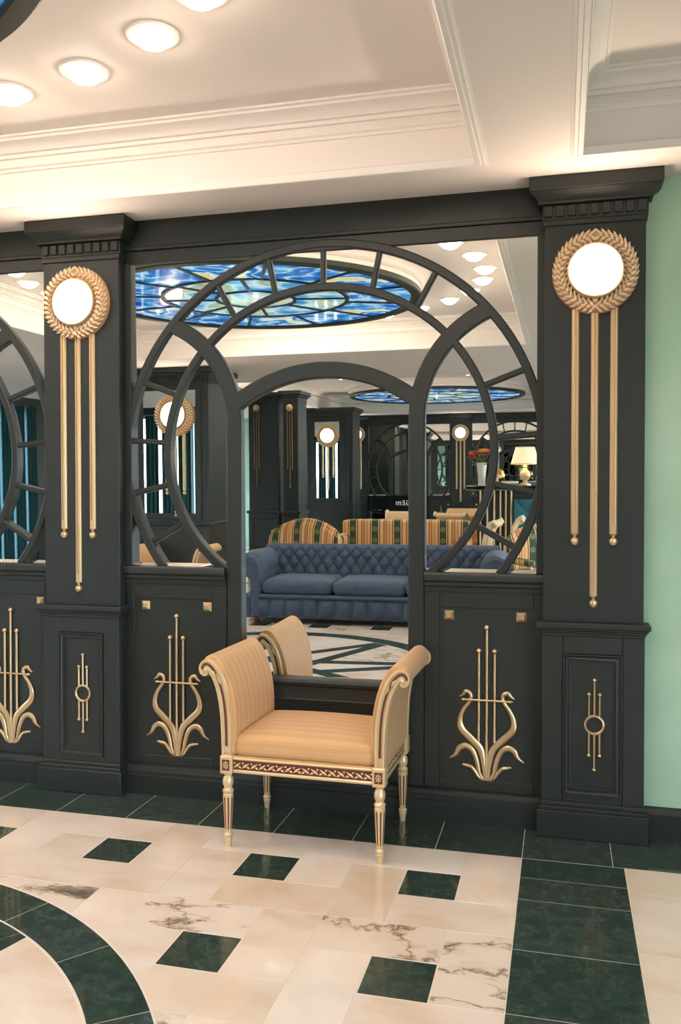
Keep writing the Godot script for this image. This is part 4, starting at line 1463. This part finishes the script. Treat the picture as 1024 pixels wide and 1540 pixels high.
# ------------------------------------------------------------------ the blue sofa
func build_blue_sofa() -> void:
	var t := thing("chesterfield_sofa", "long dark blue velvet chesterfield sofa with button tufting, seen in the mirror", "sofa", v3(-1.87, 0, 4.93), PI - 0.035)
	var L := 1.36     # half length
	var F := 0.42     # front, +z
	var tuft := func(u: float, v: float) -> float:
		return pow(absf(sin(PI * (u + v))) * absf(sin(PI * (u - v))), 0.55)
	obj("base", bx(v3(-L + 0.05, 0.06, -0.40), v3(L - 0.05, 0.30, F - 0.03), 0.01), M.blue_velvet, t)
	obj("apron", sh().grid(120, 12, func(u: float, v: float) -> Vector3:
		var x := (u - 0.5) * 2.0 * (L - 0.14)
		return Vector3(x, 0.065 + v * 0.205, F - 0.05 + 0.052 * pow(absf(sin(PI * x / 0.17)), 0.5) * pow(sin(PI * clampf(v, 0.0, 1.0)), 0.5) + 0.004)), M.blue_velvet, t)
	obj("front_rail", bx(v3(-L + 0.12, 0.262, F - 0.05), v3(L - 0.12, 0.305, F), 0.015), M.blue_velvet, t)
	for i in 3:
		obj("seat_cushion", once("sofa_cushion", func() -> S: return sh().cushion(v3(0, 0.375, 0.09), v3(0.735, 0.145, 0.66), 0.06, 10, 0.02)), M.blue_velvet, t, Transform3D(Basis(), v3((i - 1) * 0.74, 0, 0)))
	# tufted back with a rolled top
	var prof := smooth_path([Vector2(-0.20, 0.36), Vector2(-0.215, 0.46), Vector2(-0.225, 0.54), Vector2(-0.24, 0.62), Vector2(-0.255, 0.68), Vector2(-0.285, 0.735), Vector2(-0.33, 0.765), Vector2(-0.38, 0.755), Vector2(-0.42, 0.71), Vector2(-0.43, 0.62), Vector2(-0.41, 0.50), Vector2(-0.40, 0.08)], 5)
	obj("backrest", sh().grid(420, prof.size() - 1, func(u: float, v: float) -> Vector3:
		var i := int(round(v * (prof.size() - 1)))
		var p := prof[i]
		var d := (prof[mini(i + 1, prof.size() - 1)] - prof[maxi(i - 1, 0)]).normalized()
		var n := Vector2(d.y, -d.x)
		var x := (u - 0.5) * 2.0 * (L - 0.1)
		var fade := smoothstep(0.0, 0.08, v) * (1.0 - smoothstep(0.40, 0.5, v))
		p += n * 0.030 * tuft.call(x / 0.124, v * 4.6) * fade
		return Vector3(x, p.y, p.x)), M.blue_velvet, t)
	var dots := sh()
	for r in 4:
		for i in range(-12, 13):
			var vv := (0.5 + r * 0.5) / 4.6
			var x := (i + (0.5 if r % 2 == 0 else 0.0)) * 0.124
			if absf(x) > L - 0.26:
				continue
			var q := prof[int(round(vv * (prof.size() - 1)))]
			dots.ball(v3(x, q.y, q.x + 0.003), 0.010, 6)
	obj("buttons", dots, M.navy_button, t).set_meta("kind", "stuff")
	for s in [-1.0, 1.0]:
		# arm: an upright slab that rolls outward at the top, seen as a scroll from the front
		var sec := smooth_path([Vector2(1.12, 0.06), Vector2(1.115, 0.40), Vector2(1.11, 0.52), Vector2(1.12, 0.62), Vector2(1.16, 0.685), Vector2(1.23, 0.715), Vector2(1.31, 0.70), Vector2(1.365, 0.65), Vector2(1.375, 0.58), Vector2(1.34, 0.515), Vector2(1.28, 0.485), Vector2(1.24, 0.46), Vector2(1.225, 0.40), Vector2(1.22, 0.06)], 5)
		var arm := sh()
		arm.t = Transform3D(Basis().scaled(Vector3(s, 1, 1)), Vector3.ZERO)
		arm.extrude(sec, -0.38, F, 0.025)
		var a := obj("arm", arm, M.blue_velvet, t)
		var pad := sh()
		pad.t = arm.t
		var top := smooth_path([Vector2(1.112, 0.50), Vector2(1.112, 0.56), Vector2(1.122, 0.625), Vector2(1.162, 0.687), Vector2(1.23, 0.717), Vector2(1.31, 0.702)], 6)
		pad.grid(60, top.size() - 1, func(u: float, v: float) -> Vector3:
			var i := int(round(v * (top.size() - 1)))
			var p := top[i]
			var d := (top[mini(i + 1, top.size() - 1)] - top[maxi(i - 1, 0)]).normalized()
			p += Vector2(-d.y, d.x) * 0.026 * pow(absf(sin(PI * u * 7.0)), 0.5) * sin(PI * v)
			return Vector3(p.x, p.y, lerpf(F - 0.04, -0.36, u)))
		obj("arm_pleats", pad, M.blue_velvet, a)
		for z in [-0.33, 0.36]:
			obj("foot", once("bun_foot", func() -> S: return sh().lathe([Vector2(0, 0), Vector2(0.022, 0.0), Vector2(0.034, 0.02), Vector2(0.032, 0.045), Vector2(0.02, 0.058), Vector2(0.02, 0.065), Vector2(0, 0.065)], 16)), M.red_wood, t, Transform3D(Basis(), v3(s * 1.17, 0, z)))


# ------------------------------------------------------------------ chairs and sofas beyond
func tub_chair(label: String, at: Vector3, turn: float, w := 0.43, h := 0.92) -> Node3D:
	var t := thing("striped_armchair", label, "armchair", at, turn)
	obj("seat", sh().cushion(v3(0, 0.38, 0.02), v3(w * 1.7, 0.16, 0.62), 0.06, 8, 0.02), M.striped, t)
	obj("seat_rail", bx(v3(-w * 0.9, 0.22, -0.30), v3(w * 0.9, 0.31, 0.33), 0.01), M.cream_wood, t)
	# back: a padded shell whose top edge swells to a crest in the middle
	var shell := sh().grid(28, 14, func(u: float, v: float) -> Vector3:
		var x := (u - 0.5) * 2.0
		var top := h - 0.16 * absf(x) * absf(x)
		var y := lerpf(0.30, top, sin(v * PI / 2.0) if v < 1.0 else 1.0)
		return Vector3(x * w, y, -0.30 - 0.05 * v * v + 0.06 * x * x + 0.035 * sin(PI * v)))
	shell.t = Transform3D.IDENTITY
	shell.grid(28, 14, func(u: float, v: float) -> Vector3:
		var x := -(u - 0.5) * 2.0
		var top := h - 0.16 * absf(x) * absf(x)
		return Vector3(x * w, lerpf(0.30, top, v), -0.40 - 0.05 * v * v + 0.06 * x * x + (0.10 if v > 0.98 else 0.0) * 0.5))
	obj("backrest", shell, M.striped, t)
	var rim := []
	var rr := []
	for i in 25:
		var x := (i / 24.0 - 0.5) * 2.0
		rim.append(v3(x * w, h - 0.16 * x * x, -0.385 + 0.06 * x * x))
		rr.append(0.040)
	obj("crest_rail", sh().tube(rim, rr, 10), M.striped, t)
	for s in [-1.0, 1.0]:
		obj("side_post", sh().tube([v3(s * w, 0.02, -0.36), v3(s * w, 0.4, -0.34), v3(s * w, h - 0.15, -0.33)], [0.014, 0.022, 0.02], 8), M.cream_wood, t)
		obj("arm", sh().cushion(v3(s * (w - 0.03), 0.56, -0.02), v3(0.09, 0.08, 0.56), 0.035, 6), M.striped, t)
		obj("arm_post", sh().tube([v3(s * (w - 0.03), 0.0, 0.28), v3(s * (w - 0.03), 0.28, 0.28), v3(s * (w - 0.03), 0.54, 0.22)], [0.012, 0.024, 0.02], 8), M.cream_wood, t)
	return t


func cream_chair(label: String, at: Vector3, turn: float) -> void:
	var t := thing("cream_chair", label, "chair", at, turn)
	obj("seat", once("cream_seat", func() -> S: return sh().cushion(v3(0, 0.45, 0), v3(0.48, 0.09, 0.46), 0.04, 8, 0.015)), M.cream_cloth, t)
	obj("seat_frame", once("cream_frame", func() -> S: return bx(v3(-0.24, 0.36, -0.23), v3(0.24, 0.42, 0.23), 0.01)), M.cream_wood, t)
	# scrolled back: a panel leaning away, its crest rolled over, with ears at the corners
	obj("backrest", once("cream_back", func() -> S:
		var s := sh()
		s.t = Transform3D(Basis(Vector3(0, 0, 1), Vector3(0, 1, 0), Vector3(-1, 0, 0)), Vector3(0.21, 0, 0))
		return s.extrude(smooth_path([Vector2(-0.19, 0.48), Vector2(-0.20, 0.70), Vector2(-0.23, 0.86), Vector2(-0.28, 0.955), Vector2(-0.33, 0.975), Vector2(-0.37, 0.945), Vector2(-0.36, 0.905), Vector2(-0.31, 0.88), Vector2(-0.275, 0.80), Vector2(-0.25, 0.66), Vector2(-0.24, 0.48)], 4), 0.0, 0.42)), M.cream_cloth, t)
	for s in [-1.0, 1.0]:
		obj("back_post", once("cream_post_%d" % int(s), func() -> S:
			return sh().tube([v3(s * 0.225, 0.40, -0.20), v3(s * 0.225, 0.70, -0.225), v3(s * 0.228, 0.86, -0.255), v3(s * 0.232, 0.95, -0.305), v3(s * 0.236, 0.97, -0.345), v3(s * 0.236, 0.935, -0.37)], [0.022, 0.022, 0.024, 0.028, 0.03, 0.02], 10)), M.cream_wood, t)
		for z in [-0.20, 0.20]:
			obj("leg", once("cream_leg", func() -> S: return sh().lathe([Vector2(0, 0), Vector2(0.013, 0), Vector2(0.012, 0.03), Vector2(0.022, 0.30), Vector2(0.025, 0.38), Vector2(0, 0.38)], 12)), M.cream_wood, t, Transform3D(Basis(), v3(s * 0.21, 0, z)))


func table_lamp(label: String, at: Vector3, size: float) -> void:
	var t := thing("table_lamp", label, "table lamp", at)
	var k := Transform3D(Basis().scaled(Vector3(size, size, size)), Vector3.ZERO)
	obj("base", once("lamp_base", func() -> S: return sh().lathe([Vector2(0, 0), Vector2(0.075, 0), Vector2(0.075, 0.015), Vector2(0.03, 0.035), Vector2(0.02, 0.05), Vector2(0.05, 0.08), Vector2(0.07, 0.12), Vector2(0.062, 0.16), Vector2(0.03, 0.20), Vector2(0.02, 0.22), Vector2(0.032, 0.235), Vector2(0.02, 0.25), Vector2(0.01, 0.26), Vector2(0.01, 0.32), Vector2(0, 0.32)], 24)), M.gilt, t, k)
	obj("lamp_shade", once("lamp_shade", func() -> S: return sh().lathe([Vector2(0.175, 0.27), Vector2(0.118, 0.475), Vector2(0.116, 0.475), Vector2(0.173, 0.27)], 72, 0.025, 36)), M.shade_glow, t, k)
	obj("trim", once("lamp_trim", func() -> S: return sh().lathe([Vector2(0.177, 0.262), Vector2(0.179, 0.268), Vector2(0.177, 0.274)], 48).lathe([Vector2(0.119, 0.47), Vector2(0.121, 0.475), Vector2(0.119, 0.48)], 48)), M.gilt, t, k)
	var l := OmniLight3D.new()
	l.name = "bulb"
	l.light_color = rgb(255, 220, 170)
	l.light_energy = 0.06
	l.light_size = 0.03
	l.omni_range = 12.0
	l.omni_attenuation = 2.0
	l.shadow_enabled = true
	t.add_child(l)
	l.position = v3(0, 0.37, 0) * size


func build_seating() -> void:
	tub_chair("striped armchair with a curved back behind the left end of the blue sofa", v3(-3.20, 0, 6.3), PI + 0.22, 0.47, 0.93)
	tub_chair("striped armchair at the right edge of the mirrored room", v3(-0.10, 0, 5.9), PI - 0.5, 0.40, 0.90)
	# the striped sofa
	var t := thing("striped_sofa", "red, green and cream striped sofa behind the blue sofa in the mirror", "sofa", v3(-1.96, 0, 7.0), PI)
	obj("base", bx(v3(-0.85, 0.12, -0.36), v3(0.85, 0.36, 0.36), 0.015), M.striped, t)
	obj("backrest", sh().cushion(v3(0, 0.62, -0.27), v3(1.66, 0.62, 0.2), 0.05, 10), M.striped, t)
	for i in 2:
		obj("seat_cushion", sh().cushion(v3((i - 0.5) * 0.74, 0.43, 0.08), v3(0.73, 0.15, 0.56), 0.05, 8, 0.01), M.striped, t)
	for s in [-1.0, 1.0]:
		obj("arm", sh().cushion(v3(s * 0.80, 0.44, 0.03), v3(0.16, 0.62, 0.66), 0.05, 8), M.striped, t)
		for z in [-0.3, 0.3]:
			obj("leg", bx(v3(s * 0.76 - 0.025, 0, z - 0.025), v3(s * 0.76 + 0.025, 0.125, z + 0.025), 0.006), M.honey_wood, t)
	cream_chair("cream chair with eared back left of the striped sofa's far end", v3(-2.25, 0, 8.35), PI)
	cream_chair("cream scroll-backed chair just right of the striped sofa, nearer the sofa", v3(-1.06, 0, 6.33), -PI / 2 + 0.10)
	cream_chair("cream scroll-backed chair just right of the striped sofa, the farther and taller-looking one", v3(-0.82, 0, 7.10), -PI / 2)
	cream_chair("cream chair beyond the striped sofa before the lyre panel", v3(-1.35, 0, 8.4), 0.4)
	# low tan bench behind the striped sofa
	t = thing("reception_desk", "tan wooden desk with sloped top behind the striped sofa", "desk", v3(-1.55, 0, 10.1), PI)
	obj("top", sh().extrude(PackedVector2Array([Vector2(-0.30, 0.80), Vector2(-0.24, 1.03), Vector2(0.24, 1.03), Vector2(0.30, 0.80)]), -0.02, 0.02, 0.004), M.tan_leather, t, Transform3D(Basis(Vector3(1, 0, 0), -0.5), v3(0, 0.05, 0.40)))
	obj("body", bx(v3(-0.27, 0.05, -0.25), v3(0.27, 0.84, 0.10), 0.01), M.honey_wood, t)
	for s in [-1.0, 1.0]:
		obj("leg", bx(v3(s * 0.24 - 0.03, 0, -0.22), v3(s * 0.24 + 0.03, 0.06, 0.08), 0.006), M.honey_wood, t)
	# side table with lamp beyond the left pier
	t = thing("side_table", "small wooden side table under the white lamp, left of the broad pier", "table", v3(-5.19, 0, 9.0))
	obj("top", sh().lathe([Vector2(0, 0.43), Vector2(0.25, 0.43), Vector2(0.26, 0.44), Vector2(0.25, 0.455), Vector2(0, 0.455)], 32), M.honey_wood, t)
	obj("pedestal", sh().lathe([Vector2(0.17, 0), Vector2(0.17, 0.03), Vector2(0.04, 0.06), Vector2(0.03, 0.30), Vector2(0.06, 0.43)], 20), M.honey_wood, t)
	table_lamp("white-shaded lamp on the side table left of the broad pier", v3(-5.19, 0.455, 9.0), 0.80)


# ------------------------------------------------------------------ the counter
func build_counter() -> void:
	var t := thing("bar_counter", "tall dark counter with gilt rods and a teal tufted front, at right in the mirror", "counter", v3(-0.42, 0, 7.95), PI)
	var H := 1.36
	obj("worktop", bx(v3(-1.2, H - 0.045, -0.40), v3(0.80, H, 0.36), 0.01), M.black_lacquer, t)
	obj("body", bx(v3(-1.15, 0.08, -0.34), v3(0.66, H - 0.04, 0.26), 0.005), M.paint, t)
	obj("kick_board", bx(v3(-1.12, 0, -0.3), v3(0.62, 0.09, 0.22)), M.black_lacquer, t)
	obj("edge_strip", bx(v3(-1.2, H - 0.062, 0.335), v3(0.80, H - 0.046, 0.352), 0.003), M.chrome, t)
	for i in 6:
		var x: float = [0.62, 0.53, 0.44, 0.36, 0.29, 0.22][i]
		var len: float = [1.1, 1.1, 0.75, 1.1, 1.05, 0.9][i]
		obj("gilt_rod", sh().tube([v3(0, H - 0.06, 0.272), v3(0, H - 0.06 - len, 0.272)], [0.012, 0.012], 8).ball(v3(0, H - 0.07 - len, 0.272), 0.018, 8), M.gold, t, Transform3D(Basis(), v3(x, 0, 0)))
	obj("tufted_panel", sh().grid(36, 36, func(u: float, v: float) -> Vector3:
		return Vector3(-0.36 + u * 0.54, 0.25 + v * 0.93, 0.268 + 0.03 * pow(absf(sin(PI * (u * 2.0 + v * 3.0))) * absf(sin(PI * (u * 2.0 - v * 3.0))), 0.5))), M.teal_velvet, t)
	table_lamp("table lamp with a pleated cream shade on the counter", v3(-0.47, H, 7.8), 1.05)
	# vase of red flowers
	t = thing("flower_vase", "white vase of red flowers and green leaves on the counter", "vase", v3(-1.03, H, 7.78))
	obj("vase", sh().lathe([Vector2(0, 0), Vector2(0.05, 0), Vector2(0.045, 0.03), Vector2(0.05, 0.12), Vector2(0.065, 0.26), Vector2(0.07, 0.30), Vector2(0.066, 0.30), Vector2(0.0, 0.27)], 20), M.porcelain, t)
	var r := RandomNumberGenerator.new()
	r.seed = 77
	for i in 9:
		var a := TAU * i / 9.0 + r.randf() * 0.4
		var rad := r.randf_range(0.03, 0.15)
		var top := v3(cos(a) * rad - 0.02, r.randf_range(0.33, 0.45), sin(a) * rad * 0.8)
		obj("stem", sh().tube([v3(top.x * 0.2, 0.24, top.z * 0.2), v3(top.x * 0.7, top.y * 0.8, top.z * 0.7), top], [0.005, 0.004, 0.004], 5), M.leaf_green, t)
		var fl := sh()
		for p in 10:
			var b := TAU * p / 10.0
			for ring in 2:
				var o := v3(cos(b + ring * 0.3), 0.25 + ring * 0.5, sin(b + ring * 0.3)).normalized()
				fl.leaf(v3(0, 0, 0), o * (0.085 - 0.02 * ring), 0.026, 0.008, v3(0, 1, 0).slerp(o, 0.2).normalized())
		obj("bloom", fl, M.petal_red if i % 4 != 3 else M.petal_yellow, t, Transform3D(Basis(Vector3(1, 0, 0), r.randf_range(-0.4, 0.4)), top))
	for i in 9:
		var a := TAU * i / 9.0 + 0.3
		var lf := sh()
		lf.leaf(v3(0, 0.26, 0), v3(cos(a) * 0.25, 0.40 + 0.12 * sin(a * 2.0), sin(a) * 0.16), 0.026, 0.004, v3(0, 1, 0))
		obj("leaf", lf, M.leaf_green, t)
	# things lying on the counter
	var stack := [[-0.70, "blue", 0.24, 0.03, 0.17], [-0.66, "white", 0.20, 0.025, 0.15], [-0.34, "blue", 0.22, 0.05, 0.16], [-0.88, "tan", 0.14, 0.10, 0.05]]
	var says := ["blue brochure stack lying left of the counter lamp", "white papers lying on the blue brochures", "blue box lying right of the counter lamp", "tan upright card holder near the red flowers"]
	for i in 4:
		var d: Array = stack[i]
		var b := thing(["brochure_stack", "paper_stack", "blue_box", "card_holder"][i], says[i], ["brochures", "papers", "box", "card holder"][i], v3(d[0], H + (0.03 if i == 1 else 0.0), 7.70 if i != 2 else 7.98), PI + 0.1 * i)
		obj("block", bx(v3(-d[2] / 2, 0, -d[4] / 2), v3(d[2] / 2, d[3], d[4] / 2), 0.003), M["book_" + d[1]], b)
		obj("cover", bx(v3(-d[2] / 2 - 0.003, d[3] - 0.004, -d[4] / 2 - 0.003), v3(d[2] / 2 + 0.003, d[3] + 0.001, d[4] / 2 + 0.003), 0.001), M.book_white, b)
	t = thing("desk_clock", "small round brass clock on the counter between flowers and lamp", "clock", v3(-0.80, H, 7.95), PI)
	obj("case", sh().lathe([Vector2(0, 0), Vector2(0.05, 0), Vector2(0.055, 0.02), Vector2(0.03, 0.04), Vector2(0.06, 0.09), Vector2(0.065, 0.14), Vector2(0.05, 0.19), Vector2(0.02, 0.21), Vector2(0, 0.215)], 20), M.brass_shiny, t)
	obj("dial", sh().ball(v3(0, 0.12, 0.055), 0.03, 12, v3(1, 1, 0.4)), M.porcelain, t)


func build_piano() -> void:
	var t := thing("upright_piano", "black upright piano with gold lettering before the far wall", "piano", v3(-3.16, 0, 13.35), PI)
	var W := 0.56
	obj("case", bx(v3(-W, 0.06, -0.22), v3(W, 1.06, 0.10), 0.006), M.black_lacquer, t)
	obj("lid", bx(v3(-W - 0.02, 1.06, -0.24), v3(W + 0.02, 1.09, 0.13), 0.006), M.black_lacquer, t)
	obj("keyboard_lid", bx(v3(-W + 0.03, 0.72, 0.09), v3(W - 0.03, 0.77, 0.32), 0.012), M.black_lacquer, t)
	obj("plinth", bx(v3(-W, 0, -0.22), v3(W, 0.07, 0.12), 0.004), M.black_lacquer, t)
	for s in [-1.0, 1.0]:
		obj("cheek", bx(v3(s * (W - 0.03) - 0.03, 0.06, 0.09), v3(s * (W - 0.03) + 0.03, 0.80, 0.34), 0.01), M.black_lacquer, t)
		obj("caster", sh().ball(v3(s * (W - 0.03), 0.03, 0.3), 0.03, 10), M.brass_shiny, t)
	obj("handle", sh().tube([v3(0.34, 0.80, 0.12), v3(0.42, 0.81, 0.14), v3(0.50, 0.80, 0.12)], [0.008, 0.012, 0.008], 8), M.chrome, t)
	var tm := TextMesh.new()
	tm.text = "GEm"
	var font := SystemFont.new()
	font.font_names = PackedStringArray(["Droid Sans"])
	font.font_weight = 700
	tm.font = font
	tm.font_size = 32
	tm.pixel_size = 0.0042
	tm.depth = 0.006
	obj("lettering", tm, M.cream_wood, t, Transform3D(Basis(), v3(-0.09, 0.945, 0.105)))
